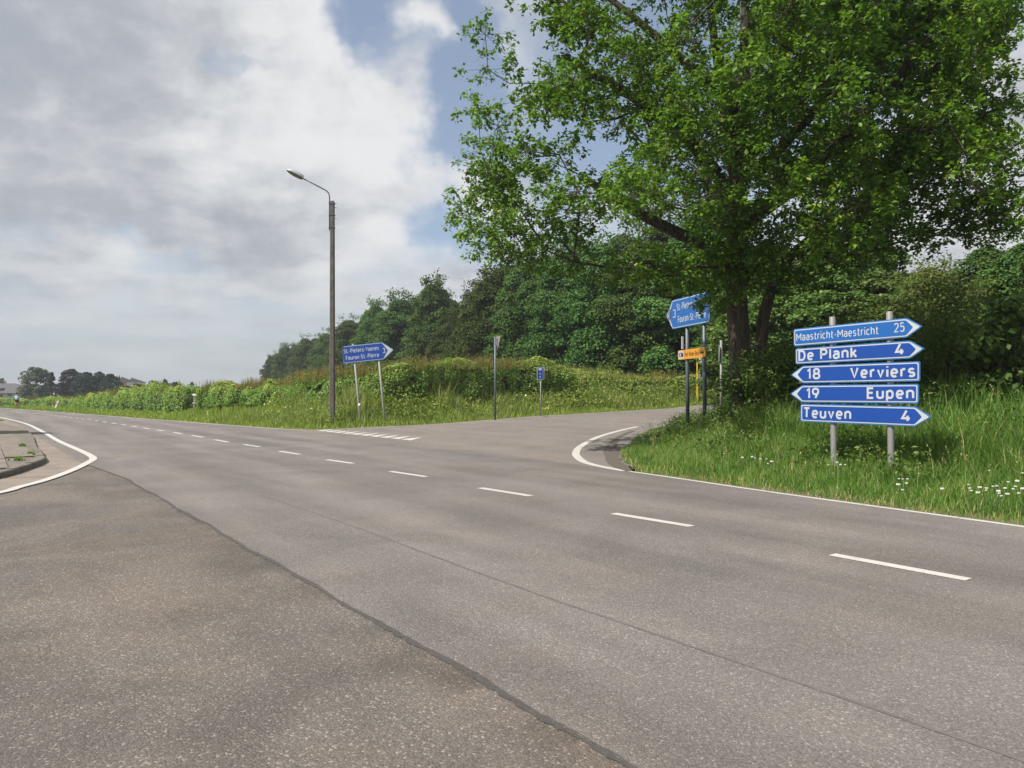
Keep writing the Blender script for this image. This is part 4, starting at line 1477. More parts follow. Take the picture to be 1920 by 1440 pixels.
def broad_tree(seed, H, Rr, nl, nleaf, lsize, low=.16, shape='egg', mat='leaf_wood', thin_top=0):
    """returns trunk mesh, crown mesh, both from the base up"""
    global rng
    rng = np.random.default_rng(seed)
    cs, rs = [], []
    for _ in range(nl):
        f = rng.uniform(low, 1.0) ** .9
        if shape == 'cone':
            pr_ = (1 - f) * .95 + .05
        elif shape == 'round':
            pr_ = math.sqrt(max(.02, 1 - ((f - .52) / .52) ** 2))
        else:
            pr_ = np.interp(f, [low, .3, .55, .8, .95, 1.0], [.72, .98, 1.0, .72, .36, .14])
        th = rng.uniform(0, 2 * np.pi); q = math.sqrt(rng.uniform(.12, 1.0))
        rl = Rr * rng.uniform(.22, .40) * (0.75 if shape != 'cone' else .5) * (.6 + .4 * pr_)
        r_ = max(0, Rr * pr_ * q - rl * .45)
        cs.append((r_ * math.cos(th), r_ * math.sin(th), f * H - rl * .4)); rs.append(rl)
    cs = np.array(cs); rs = np.array(rs)
    per = nleaf // nl
    dirs = unit(nl * per); dirs[:, 2] = np.where(dirs[:, 2] < -.35, -dirs[:, 2], dirs[:, 2])
    C = np.repeat(cs, per, 0) + dirs * np.array([1.12, 1.12, .80]) * (np.repeat(rs, per) * rng.uniform(.62, 1.1, nl * per))[:, None]
    if thin_top:
        nt_ = thin_top
        th = rng.uniform(0, 2 * np.pi, nt_); rr_ = Rr * .35 * np.sqrt(rng.random(nt_))
        tp = np.stack([rr_ * np.cos(th), rr_ * np.sin(th), H * rng.uniform(.93, 1.10, nt_)], 1)
        C2 = np.repeat(tp, 40, 0) + rng.normal(size=(nt_ * 40, 3)) * .30
        C = np.vstack([C, C2]); dirs = np.vstack([dirs, unit(nt_ * 40)])
    szs = rng.uniform(.6, 1.25, len(C)) * lsize
    nr = dirs * .7 + np.array([0, 0, .45])
    V, T = leaves(C, nr, szs, .6, .72, .15)
    tt = np.clip(rng.normal(.45, .22, len(C)) + (vnoise(C, .5, seed) - .5) * .5, 0, 1)
    crown = tri_mesh('crown', V, T, mat, np.repeat(tt, 2))
    sg = [((0, 0, -.6), (0, 0, H * .25), H * .028, H * .022), ((0, 0, H * .25), (.1, 0, H * .55), H * .022, H * .014), ((.1, 0, H * .55), (0, .1, H * .9), H * .014, H * .004)]
    for k in rng.choice(nl, min(nl, 16), False):
        c = cs[k]; z_ = min(c[2] * .75, H * .6)
        sg.append(((0, 0, z_), tuple(c), H * .008, H * .003))
    V, T = tubes_fast([(np.array(a_, float), np.array(b_, float), c_, d_) for a_, b_, c_, d_ in sg], 8)
    return tri_mesh('trunk', V, T, 'bark', smooth=True), crown


def put_tree(pair, x, y, sc, rz, name, label, group=None, z=None, sxy=None, cat='tree'):
    z = gz(x, y) if z is None else z
    o = empty(name, (x, y, z - .05), (0, 0, rz))
    o.scale = (sxy or sc, sxy or sc, sc)
    for nm, me_ in zip(('trunk', 'crown'), pair):
        link(bpy.data.objects.new(nm, me_), o)
    return tag(o, label, cat, group)


WOOD = [broad_tree(100 + k, 14, 4.6, 210, 42000, .27, .04, 'egg', thin_top=(22 if k in (1, 3) else 8)) for k in range(5)]
random.seed(11)
# front of the wood: photo column, row of the tree top, distance
front = [(508, 668, 225, 'lowest tree at the far left end of the wood'), (535, 648, 205, 'small round tree second from the left end of the wood'),
         (572, 632, 188, 'dark tree left of the lamp post in the wood'), (612, 622, 168, 'dark tree directly behind the lamp post'),
         (655, 596, 148, 'tree right of the lamp post above the tilted sign'), (705, 570, 128, 'tall tree above the middle of the tilted blue sign'),
         (752, 556, 112, 'tall tree above the tip of the tilted blue sign'), (812, 528, 98, 'tallest tree left of the notch in the wood skyline'),
         (868, 610, 84, 'lower tree filling the notch in the wood skyline'), (925, 512, 76, 'tall tree right of the notch, above the give-way sign'),
         (985, 488, 71, 'tall dark tree above the small cycle-route sign'), (1055, 470, 66, 'dark tree under the left boughs of the oak'),
         (1130, 450, 62, 'dark tree in the wood below the oak crown, left of the arrow sign'), (1205, 440, 59, 'dark tree left of the two-line arrow sign'),
         (1290, 430, 56, 'shaded tree directly behind the two-line arrow sign')]
for k, (px, py, dist, lab) in enumerate(front):
    x = (px - 960) / FPX * dist
    z_ = gz(x, dist)
    H = CH + (HOR - py) / FPX * dist - z_
    sc = H / 14.6
    put_tree(WOOD[(1, 3, 0, 2, 4)[k % 5] if k not in (7, 9) else 1], x, dist, sc, random.uniform(0, 6.28), 'wood_tree', lab, 'trees along the edge of the wood', z_, sc * random.uniform(.95, 1.15))
# trees farther back in the wood fill the gaps
deep = [(520, 245, 11, 'second-row tree behind the far left end of the wood'), (553, 222, 12, 'second-row tree between the two leftmost trees of the wood'),
        (592, 200, 13, 'second-row tree just left of the lamp post'), (634, 180, 13, 'second-row tree just right of the lamp post'),
        (680, 160, 14, 'second-row tree above the left half of the tilted blue sign'), (730, 140, 14, 'second-row tree above the arrow tip of the tilted blue sign'),
        (784, 122, 14, 'second-row tree right of the tilted blue sign'), (845, 108, 13, 'farthest tree showing through the notch in the wood skyline'),
        (897, 96, 13, 'second-row tree at the right side of the skyline notch'), (955, 90, 15, 'second-row tree between give-way sign and cycle-route sign'),
        (1020, 84, 15, 'second-row tree right above the cycle-route sign'), (1092, 80, 15, 'second-row tree below the left tip of the oak crown'),
        (1165, 76, 15, 'second-row tree midway between cycle-route sign and two-line arrow sign'), (1245, 72, 15, 'second-row tree left of the two-line arrow sign'),
        (1330, 66, 15, 'second-row tree between the two-line arrow sign and the oak trunk'), (640, 160, 11, 'low tree at the wood edge right of the lamp post'),
        (845, 92, 9, 'low tree at the foot of the skyline notch'), (1000, 74, 10, 'low tree at the wood edge behind the cycle-route sign'),
        (1130, 68, 9, 'low tree at the wood edge right of the cycle-route sign')]
for k, (px, dist, h_, lab) in enumerate(deep):
    x = (px - 960) / FPX * dist
    sc = h_ / 14.0
    put_tree(WOOD[k % 5], x, dist, sc, random.uniform(0, 6.28), 'wood_tree', lab, 'trees deeper in the wood', None, sc * 1.1)
# trees behind the oak and to the right
LIME = [broad_tree(150 + k, 14, 4.6, 150, 20000, .34, .02, 'egg', 'leaf_lime') for k in range(2)]
for (px, py, dist, lab) in ((1395, 520, 47, 'bright green tree behind the oak trunk'), (1470, 505, 44, 'bright green tree right of the oak trunk, above the stacked sign'),
                            (1560, 495, 42, 'bright green tree above the middle of the stacked sign'), (1650, 505, 40, 'green tree above the right end of the stacked sign'),
                            (1430, 455, 60, 'taller tree far behind the oak trunk'), (1540, 450, 58, 'taller tree far behind the left half of the stacked sign'), (1640, 450, 56, 'taller tree far behind the right half of the stacked sign')):
    x = (px - 960) / FPX * dist; z_ = gz(x, dist); H = CH + (HOR - py) / FPX * dist - z_
    put_tree(LIME[int(px) % 2], x, dist, H / 14.3, px * .7, 'background_tree', lab, 'trees behind the oak', z_, H / 14.3 * 1.35)
for (px, py, dist, lab) in ((1745, 500, 36, 'dark tree in the shade right of the oak crown'), (1845, 462, 33, 'tree with a ragged top at the right edge'), (1925, 452, 30, 'tree cut off by the right edge of the photo'),
                            (1990, 430, 27, 'tree just beyond the right edge')):
    x = (px - 960) / FPX * dist; z_ = gz(x, dist); H = CH + (HOR - py) / FPX * dist - z_
    put_tree(WOOD[int(px) % 5], x, dist, H / 14.3, px * .9, 'background_tree', lab, 'trees right of the oak', z_, H / 14.3 * 1.2)

# distant trees on the left
WIL = broad_tree(201, 10, 5.0, 110, 9000, .55, .03, 'round', 'leaf_willow')
CON = broad_tree(202, 10, 2.2, 130, 8000, .40, .0, 'cone', 'leaf_conifer')
PUR = broad_tree(203, 10, 4.2, 110, 8000, .6, .02, 'egg', 'leaf_purple')
GRN = [broad_tree(204 + k, 10, 4.6, 110, 9000, .6, .0, 'egg', 'leaf_far') for k in range(2)]
BSH = [broad_tree(210 + k, 4, 3.2, 70, 4500, .45, .0, 'round', 'leaf_far') for k in range(2)]


def far_tree(pair, Hm, px, py, dist, name, lab, wpx=None, Rm=None):
    x = (px - 960) / FPX * dist; z_ = gz(x, dist); H = CH + (HOR - py) / FPX * dist - z_
    s = H / Hm
    sx_ = s if wpx is None else (wpx * 1.25 / 2 / FPX * dist) / Rm
    put_tree(pair, x, dist, s, px * 1.3, name, lab, 'distant trees left', z_, sx_)


far_tree(WIL, 10, 68, 690, 190, 'willow_tree', 'pale rounded tree right of the distant white house', 52, 5.3)
far_tree(CON, 10, 97, 698, 184, 'conifer_tree', 'dark cone-shaped conifer beside the pale rounded tree', 27, 1.9)
far_tree(PUR, 10, 133, 693, 196, 'copper_beech', 'dark purple tree on the left skyline', 50, 4.4)
far_tree(GRN[0], 10, 162, 698, 190, 'broadleaf_tree', 'dark green tree right of the purple one', 40, 4.8)
far_tree(GRN[1], 10, 187, 698, 192, 'broadleaf_tree', 'middle dark green tree of the left skyline clump', 38, 4.8)
far_tree(GRN[0], 10, 208, 701, 190, 'broadleaf_tree', 'rightmost tall tree of the left skyline clump', 34, 4.8)
far_tree(CON, 10, 224, 704, 205, 'conifer_tree', 'thin dark conifer left of the distant roofs', 9, 2.4)
far_tree(BSH[0], 4, 232, 724, 175, 'bush', 'green bush below the distant roofs', 46, 3.4)
far_tree(BSH[1], 4, 262, 720, 180, 'bush', 'wide green bush right below the distant roofs', 40, 3.4)
far_tree(BSH[0], 4, 288, 715, 185, 'bush', 'rounded bush right of the distant roofs', 24, 3.4)
far_tree(BSH[1], 4, 311, 712, 180, 'bush', 'dark dome-shaped tree on the left skyline', 20, 3.4)
far_tree(BSH[0], 4, 329, 717, 190, 'bush', 'low bush on the skyline beside the dome-shaped tree', 18, 3.4)
far_tree(CON, 10, 336, 714, 200, 'conifer_tree', 'small pointed tree on the skyline above the hedge', 8, 2.4)
far_tree(GRN[1], 10, 360, 716, 230, 'broadleaf_tree', 'tiny lone round tree on the field skyline', 9, 4.8)
far_tree(BSH[1], 4, 391, 721, 230, 'bush', 'dark bush on the skyline above the field gate', 16, 3.4)
far_tree(BSH[0], 4, 424, 715, 210, 'bush', 'dark bush showing above the left end of the long hedge', 34, 3.4)
far_tree(WIL, 10, 3, 710, 235, 'willow_tree', 'pale tree behind the white house at the left edge', 16, 5.3)
far_tree(BSH[0], 4, 52, 722, 222, 'bush', 'dark hedge-like bush right of the house chimney', 24, 3.4)
put_tree(GRN[1], -23.6, 27.9, .60, 1.0, 'roadside_tree', 'small tree just past the left edge, shading the corner pavement', None, .05, .50)
# far field hedge on the skyline, thin mast
xh = (364 - 960) / FPX * 240
hm = MB()
for k in range(26):
    x_ = -122 + k * 1.6; y_ = 262 + k * .1
    hm.box((x_, y_, gz(x_, y_) + .6), (1.7, 1.2, 1.2 + .5 * math.sin(k * 2.3)))
tag(hm.build('field_hedge', 'twigs'), 'thin dark hedge line along the top of the far field', 'hedge')
xm = (374 - 960) / FPX * 250
mst = MB().tube([(xm, 250, gz(xm, 250) - .5), (xm, 250, CH + (HOR - 715.5) / FPX * 250)], .10, 6)
mst.box((xm, 250, CH + (HOR - 717) / FPX * 250), (.9, .1, .1))
tag(mst.build('utility_pole', 'wood_post'), 'thin utility pole on the field skyline', 'utility pole')

# ------------------------------------------------------------------ hedges
def hedge(name, line, heights, width, nleaf, lsize, label, shoots, mat='leaf_hedge', zbase=None, openness=.46, seed=5):
    global rng
    rng = np.random.default_rng(seed)
    line = [np.asarray(p, float) for p in line]
    L = np.concatenate([[0], np.cumsum([np.linalg.norm(b - a) for a, b in zip(line[:-1], line[1:])])])
    xs = np.array([p[0] for p in line]); ys = np.array([p[1] for p in line]); hs = np.array(heights, float)
    tan = np.gradient(np.stack([xs, ys], 1), axis=0)

    def frame(s):
        x = np.interp(s, L, xs); y = np.interp(s, L, ys); h = np.interp(s, L, hs)
        tx = np.interp(s, L, tan[:, 0]); ty = np.interp(s, L, tan[:, 1]); q = np.hypot(tx, ty)
        return x, y, h, -ty / q, tx / q
    n = nleaf * 2
    s = rng.uniform(0, L[-1], n)
    endm = rng.random(n) < min(.12, 3.0 / L[-1])
    s = np.where(endm, np.where(rng.random(n) < .5, rng.uniform(-.1, .55, n), L[-1] - rng.uniform(-.1, .55, n)), s)
    x, y, h, nx_, ny_ = frame(s)
    h = h * (1 + .13 * (vnoise(np.stack([s * .5, s * 0, s * 0], 1), 1, seed) - .5) * 2)
    # shell of a rounded box section
    per_ = rng.uniform(0, 1, n) * (2 * h + width)
    left_ = per_ < h; right_ = per_ > h + width
    zf_ = np.where(left_, per_ / h, np.where(right_, (per_ - h - width) / h, 1.0))
    rnd_ = 1 - .30 * zf_ ** 5
    cx = np.where(left_, -rnd_, np.where(right_, rnd_, ((per_ - h) / width * 2 - 1) * .75))
    top_ = ~(left_ | right_)
    cx = np.where(endm, rng.uniform(-.95, .95, n), cx); zf_ = np.where(endm, rng.uniform(0, .97, n), zf_); top_ = top_ & ~endm
    cz = np.where(top_, 1.0, .25)
    a = np.where(top_, 1.6 + cx, np.where(left_, zf_, 4.2 - zf_))
    lump = vnoise(np.stack([s * .9, a * 1.2, s * 0 + 3], 1), 1, seed + 1)
    lump2 = vnoise(np.stack([s * 2.6, a * 3.0, s * 0 + 9], 1), 1, seed + 2)
    dep = rng.uniform(0, 1, n) ** 1.6
    scl = .70 + .52 * lump + .22 * (lump2 - .5) - .26 * dep
    off = cx * width / 2 * scl
    zz_ = np.clip(h * np.where(top_, .16 + .90 * scl, zf_ * (.9 + .2 * lump)), 0.02, None)
    keep = (lump2 * .6 + lump * .4 > openness - .22 * (dep < .3)) & (rng.random(n) < .9)
    keep &= np.arange(n) < n
    x2 = x + nx_ * off; y2 = y + ny_ * off
    x2, y2, zz_, nx_, ny_, cx, cz, s_, lump = (q[keep][:nleaf] for q in (x2, y2, zz_, nx_, ny_, cx, cz, s, lump))
    zg = ground_z(x2, y2, np.full(len(x2), 6.0)) if zbase is None else np.full(len(x2), zbase)
    C = np.stack([x2, y2, zg + zz_], 1)
    nr = np.stack([nx_ * cx, ny_ * cx, cz * .8 + .35], 1)
    x0, y0 = line[0]; z0 = float(zg.min())
    root = empty(name, (x0, y0, z0))
    org_ = np.array([x0, y0, z0])
    V, T = leaves(C - org_, nr, rng.uniform(.6, 1.3, len(C)) * lsize, .8, .66, .14)
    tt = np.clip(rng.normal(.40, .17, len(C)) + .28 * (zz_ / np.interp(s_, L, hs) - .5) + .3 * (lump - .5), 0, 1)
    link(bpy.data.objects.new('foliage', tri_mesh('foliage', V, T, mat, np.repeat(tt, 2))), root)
    # solid dark core added inside to block light through, standing in for the twigs
    ns = max(8, int(L[-1] / .5)); ss = np.linspace(1.1, L[-1] - 1.1, ns)
    x, y, h, nx_, ny_ = frame(ss)
    vs, fs = [], []
    sec = [(-.22, -.1), (-.27, .30), (-.20, .58), (0, .66), (.20, .58), (.27, .30), (.22, -.1)]
    for i in range(ns):
        jit = 1 + .16 * math.sin(i * 1.7) + .1 * math.sin(i * .6)
        zq = float(ground_z([x[i]], [y[i]], np.array([6.0]))[0]) if zbase is None else zbase
        jit *= min(1, .25 + .5 * min(i, ns - 1 - i))
        for o_, z_ in sec:
            vs.append((x[i] + nx_[i] * o_ * width * jit - x0, y[i] + ny_[i] * o_ * width * jit - y0, zq + z_ * h[i] * jit ** .5 - z0))
    m_ = len(sec)
    for i in range(ns - 1):
        for k in range(m_ - 1):
            fs.append((i * m_ + k, i * m_ + k + 1, (i + 1) * m_ + k + 1, (i + 1) * m_ + k))
    fs.append(tuple(range(m_))); fs.append(tuple((ns - 1) * m_ + k for k in range(m_ - 1, -1, -1)))
    mk('twigs', vs, fs, 'twigs', root)
    if shoots:
        s = rng.uniform(0, L[-1], shoots); x, y, h, nx_, ny_ = frame(s)
        o_ = rng.uniform(-.42, .42, shoots) * width
        zq = ground_z(x, y, np.full(shoots, 6.0)) if zbase is None else np.full(shoots, zbase)
        b0 = np.stack([x + nx_ * o_, y + ny_ * o_, zq + h * .88], 1) - org_
        hl = rng.uniform(.15, .70, shoots) * (.5 + vnoise(np.stack([s * .7, s * 0, s * 0], 1), 1, 77))
        V1, T1 = blades(b0, hl + .12, np.full(shoots, .03), rng.uniform(.05, .35, shoots))
        t1 = rng.uniform(.2, 1, shoots)
        pc = 7
        cc = np.repeat(b0, pc, 0); u_ = rng.uniform(.15, 1, len(cc)); cc = cc + np.array([0, 0, 1.0]) * (np.repeat(hl, pc) * u_)[:, None] + rng.normal(size=(len(cc), 3)) * .045
        V2, T2 = leaves(cc, unit(len(cc)) + np.array([0, 0, .5]), rng.uniform(.5, 1.0, len(cc)) * lsize * .8, .8, .5, .1)
        t2 = np.clip(np.repeat(t1, pc) + rng.normal(0, .12, len(cc)), 0, 1)
        V, T, I = join([(V1, T1, np.repeat(t1, 3)), (V2, T2, np.repeat(t2, 2))])
        link(bpy.data.objects.new('young_shoots', tri_mesh('young_shoots', V, T, 'leaf_shoot', I)), root)
    return tag(root, label, 'hedge')


def wpt(px, dist):
    return np.array([(px - 960) / FPX * dist, dist])


def hts(line, tops, lift=0.0):
    out = []
    for p, ty in zip(line, tops):
        zg = float(ground_z([p[0]], [p[1]], np.array([6.0]))[0])
        out.append(max(.7, CH + (HOR - ty) / FPX * p[1] - zg - lift))
    return out


hb = [wpt(394, 54.0), wpt(440, 51.5), wpt(490, 48.5), wpt(540, 45.5), wpt(590, 42.8), wpt(640, 40.8), wpt(700, 40.2), wpt(770, 41.4), wpt(850, 43.4), wpt(930, 45.6), wpt(1000, 47.2), wpt(1062, 48.6)]
hb_top = [724, 722, 719, 713, 704, 697, 689, 681, 678, 678, 681, 690]
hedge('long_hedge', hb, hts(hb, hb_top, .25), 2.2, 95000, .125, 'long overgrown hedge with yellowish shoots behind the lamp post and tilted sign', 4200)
hw = [wpt(1045, 50.5), wpt(1110, 51), wpt(1180, 52), wpt(1250, 53), wpt(1320, 54.5), wpt(1400, 57)]
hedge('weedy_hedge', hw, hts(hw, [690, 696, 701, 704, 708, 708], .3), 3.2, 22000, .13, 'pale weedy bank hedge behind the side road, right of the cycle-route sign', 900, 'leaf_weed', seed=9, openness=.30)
ha = [wpt(150, 86), wpt(175, 79), wpt(215, 71), wpt(260, 65.5), wpt(310, 60), wpt(362, 55.5)]
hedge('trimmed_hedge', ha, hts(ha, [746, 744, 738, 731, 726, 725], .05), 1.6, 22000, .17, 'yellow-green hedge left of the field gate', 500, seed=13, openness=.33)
hl_ = [wpt(-40, 112), wpt(20, 104), wpt(80, 97), wpt(118, 92), wpt(146, 87.5)]
hedge('low_hedge', hl_, hts(hl_, [750, 750, 747.5, 746.5, 746.5], .0), 1.6, 10000, .20, 'low grassy hedge along the road in front of the white house', 150, seed=17, openness=.25)

# ------------------------------------------------------------------ shrubs under and beside the oak
def shrub(name, x, y, rx, ry, h, nleaf, lsize, mat, label, seed, nl=26, low=.05, group=None):
    global rng
    rng = np.random.default_rng(seed)
    z_ = gz(x, y)
    root = empty(name, (x, y, z_))
    cs, rs = [], []
    for _ in range(nl):
        f = rng.uniform(low, 1); th = rng.uniform(0, 2 * np.pi); q = math.sqrt(rng.uniform(.1, 1))
        pr_ = math.sqrt(max(.05, 1 - (max(0, f - .35) / .68) ** 2))
        rl = h * rng.uniform(.13, .22)
        cs.append((rx * pr_ * q * math.cos(th), ry * pr_ * q * math.sin(th), f * h - rl * .5)); rs.append(rl)
    cs = np.array(cs); rs = np.array(rs); per = nleaf // nl
    dirs = unit(nl * per)
    C = np.repeat(cs, per, 0) + dirs * np.array([1.2, 1.2, .8]) * (np.repeat(rs, per) * rng.uniform(.4, 1.15, nl * per))[:, None]
    C[:, 2] = np.maximum(C[:, 2], .02)
    V, T = leaves(C, dirs * .5 + np.array([0, -.15, .6]), rng.uniform(.6, 1.3, len(C)) * lsize, .6, .70, .12)
    tt = np.clip(rng.normal(.45, .2, len(C)) + (vnoise(C, .9, seed) - .5) * .5, 0, 1)
    link(bpy.data.objects.new('foliage', tri_mesh('foliage', V, T, mat, np.repeat(tt, 2))), root)
    sg = [(np.array([0, 0, -.2]) + rng.normal(size=3) * .1 * np.array([1, 1, 0]), c, .03, .01) for c in cs]
    V, T = tubes_fast(sg, 5)
    link(bpy.data.objects.new('stems', tri_mesh('stems', V, T, 'bark')), root)
    return tag(root, label, 'shrub', group)


shrub('shrub', 6.45, 18.8, 1.15, .75, 2.25, 9000, .09, 'leaf_shrub', 'dark shrub hugging the base of the oak trunk', 31)
shrub('shrub', 7.9, 20.6, 1.3, 1.1, 2.2, 9000, .09, 'leaf_shrub', 'dark bush right of the oak trunk behind the stacked sign', 32)
shrub('shrub', 9.9, 20.6, 1.6, 1.2, 2.9, 11000, .09, 'leaf_shrub', 'shaded bush behind the middle of the stacked sign', 33)
shrub('shrub', 12.2, 21.0, 1.8, 1.3, 3.4, 11000, .10, 'leaf_shrub', 'shaded bush behind the right end of the stacked sign', 34)
shrub('golden_shrub', 17.6, 30.5, 2.2, 1.8, 5.6, 12000, .15, 'leaf_gold', 'tall yellow-green bush right of the oak above the stacked sign', 35, 30)
shrub('golden_shrub', 15.4, 29.0, 1.5, 1.3, 3.9, 6000, .14, 'leaf_gold', 'smaller dull yellow bush between oak and tall yellow bush', 38, 20)
shrub('broadleaf_shrub', 11.9, 17.3, 1.5, 1.1, 2.75, 5200, .20, 'leaf_shrub', 'bush with big bright overlapping leaves at the right edge', 36, 30)
shrub('broadleaf_shrub', 14.6, 18.2, 1.8, 1.6, 3.6, 7000, .17, 'leaf_shrub', 'tall leafy bush cut off by the right edge of the photo', 37, 30)

# ------------------------------------------------------------------ grass and weeds
rng = np.random.default_rng(77)


def scatter(n, x0, x1, y0, y1, test):
    x = rng.uniform(x0, x1, n); y = rng.uniform(y0, y1, n)
    rd = road_dist(x, y)
    er = poly_dist(x, y, EARTH)
    m = test(x, y, rd) & (er > .05)
    return x[m], y[m], rd[m]


# near bank, right of the side road
tR = lambda x, y, rd: (rd > .06) & (dval(x, y) > 0) & (qside(x, y) < 0) & (np.abs(x / y) < 1.15)
x, y, rd = scatter(300000, 1.0, 16.5, 5.5, 20.5, lambda x, y, rd: tR(x, y, rd) & (rd < 4.2) & (rng.random(len(x)) < np.clip(1.25 - rd * .2, .3, 1)))
z = ground_z(x, y, rd)
cl = vnoise(np.stack([x, y, x * 0], 1), 1.1, 41); cl2 = vnoise(np.stack([x, y, x * 0], 1), 3.0, 42)
h = np.interp(rd, [0, .25, .8, 1.6, 2.4, 3.2, 4.5], [.07, .11, .20, .30, .50, .75, .85]) * (.55 + .55 * cl + .35 * cl2) * rng.uniform(.6, 1.25, len(x))
V1, T1 = blades(np.stack([x, y, z - .01], 1), h, rng.uniform(.0055, .011, len(x)) * (1 + rd * .08), rng.uniform(.1, .75, len(x)))
t1 = np.clip(rng.normal(.46, .24, len(x)) + (cl - .5) * .6 + (cl2 - .5) * .4, 0, .95)
t1 = np.where(rng.random(len(x)) < np.where(rd < .5, .20, .045), 1.0, t1)
x, y, rd = scatter(60000, 1.5, 20, 12, 34, lambda x, y, rd: tR(x, y, rd) & (rd >= 3.4) & (rd < 9))
z = ground_z(x, y, rd)
cl = vnoise(np.stack([x, y, x * 0], 1), .9, 41)
h = (.42 + .75 * cl) * rng.uniform(.6, 1.2, len(x))
V2, T2 = blades(np.stack([x, y, z - .02], 1), h, rng.uniform(.014, .026, len(x)), rng.uniform(.1, .7, len(x)))
t2 = np.clip(rng.normal(.36, .22, len(x)) + (cl - .5) * .4, 0, .92); t2 = np.where(rng.random(len(x)) < .02, 1.0, t2)
V, T, I = join([(V1, T1, np.repeat(t1, 3)), (V2, T2, np.repeat(t2, 3))])
tag(link(bpy.data.objects.new('bank_grass', tri_mesh('bank_grass', V, T, 'blade', I))), 'tall green grass covering the bank under the oak', 'grass', kind='stuff')
# leafy weeds among it
x, y, rd = scatter(2600, 2.0, 18, 10, 30, lambda x, y, rd: tR(x, y, rd) & (rd > 1.5) & (rd < 8) & (vnoise(np.stack([x, y, x * 0], 1), .8, 91) > .42))
z = ground_z(x, y, rd)
hh = rng.uniform(.35, 1.0, len(x)) * np.interp(rd, [1.5, 3, 5], [.5, .9, 1.15])
pc = 34
B = np.repeat(np.stack([x, y, z], 1), pc, 0); hq = np.repeat(hh, pc); u_ = rng.uniform(.1, 1, len(B)) ** .8
C = B + np.array([0, 0, 1.0]) * (hq * u_)[:, None] + rng.normal(size=(len(B), 3)) * np.array([.13, .13, .03])
V, T = leaves(C, unit(len(C)) * .4 + np.array([0, 0, .8]), rng.uniform(.05, .12, len(C)), .7, .5, .1)
tt = np.clip(np.repeat(rng.normal(.4, .2, len(x)), pc) + rng.normal(0, .1, len(C)), 0, .95)
tag(link(bpy.data.objects.new('bank_weeds', tri_mesh('bank_weeds', V, T, 'leaf_shrub', np.repeat(tt, 2)))), 'leafy weeds growing among the tall grass under the oak', 'weeds', kind='stuff')

# seed-heading grass stalks and dry stems standing out of the bank
x, y, rd = scatter(2600, 1.5, 18, 9.5, 26, lambda x, y, rd: tR(x, y, rd) & (rd > .9) & (rd < 7) & (vnoise(np.stack([x, y, x * 0], 1), .9, 191) > .45))
z = ground_z(x, y, rd)
h = rng.uniform(.5, 1.05, len(x)) * np.interp(rd, [.9, 2, 4], [.55, .85, 1.15])
V1, T1 = blades(np.stack([x, y, z], 1), h, np.full(len(x), .006), rng.uniform(.1, .5, len(x)))
tips = V1.reshape(-1, 5, 3)[:, 4]; mids = V1.reshape(-1, 5, 3)[:, 2]
pc = 9
u_ = np.tile(np.linspace(.62, 1.0, pc), len(x))
C = np.repeat(mids, pc, 0) * (1 - u_)[:, None] + np.repeat(tips, pc, 0) * u_[:, None] + rng.normal(size=(len(x) * pc, 3)) * .012
V2, T2 = leaves(C, unit(len(C)), rng.uniform(.018, .045, len(C)), .6, .35, .05, axis=np.tile(np.array([0, 0, 1.0]), (len(C), 1)))
tv_ = rng.uniform(.88, 1.0, len(x))
V, T, I = join([(V1, T1, np.repeat(tv_, 3)), (V2, T2, np.repeat(np.repeat(tv_, pc), 2))])
tag(link(bpy.data.objects.new('seed_grass', tri_mesh('seed_grass', V, T, 'blade', I))), 'pale seed-headed grass stalks on the bank under the oak', 'grass', kind='stuff')

# verge beyond the main road and along the side road (left)
tL = lambda x, y, rd: (rd > .06) & (dval(x, y) > -9) & ((qside(x, y) > 0) | (x < -6)) & (dval(x, y) > -4.5)
x, y, rd = scatter(150000, -34, 14, 30, 64, lambda x, y, rd: tL(x, y, rd) & (rd < 6.5) & (x / y > -.72) & ((qside(x, y) > 0)))
z = ground_z(x, y, rd)
cl = vnoise(np.stack([x, y, x * 0], 1), .55, 51)
wide = sstep(tval(x, y), 40, 52)
h = (np.interp(rd, [0, .5, 1.3, 2.4, 4], [.07, .12, .26, .55, .75]) * (1 - wide) + np.interp(rd, [0, 1.5, 3, 5], [.09, .18, .30, .55]) * wide) * (.5 + .9 * cl) * rng.uniform(.6, 1.3, len(x))
V1, T1 = blades(np.stack([x, y, z - .02], 1), h, rng.uniform(.02, .045, len(x)), rng.uniform(.1, .7, len(x)))
t1 = np.clip(rng.normal(.48, .2, len(x)) + (cl - .5) * .4, 0, .92); t1 = np.where(rng.random(len(x)) < .03 + .12 * (rd < .35), 1.0, t1)
x, y, rd = scatter(80000, -95, -22, 44, 112, lambda x, y, rd: (rd > .1) & (rd < 8) & (dval(x, y) > -26) & (x / y > -.75) & (tval(x, y) > 40) & (-.64 * (x + 30) + .77 * (y - 48) > -60) & (rng.random(len(x)) < .8))
far_ok = np.ones(len(x), bool)
z = ground_z(x, y, rd)
h = np.interp(rd, [0, 1.5, 3, 6], [.10, .20, .30, .5]) * rng.uniform(.5, 1.3, len(x))
V2, T2 = blades(np.stack([x, y, z - .02], 1), h, rng.uniform(.05, .09, len(x)), rng.uniform(.1, .7, len(x)))
t2 = np.clip(rng.normal(.5, .2, len(x)), 0, .92)
V, T, I = join([(V1, T1, np.repeat(t1, 3)), (V2, T2, np.repeat(t2, 3))])
tag(link(bpy.data.objects.new('verge_grass', tri_mesh('verge_grass', V, T, 'blade_far', I))), 'mown and long grass on the verge across the road', 'grass', kind='stuff')
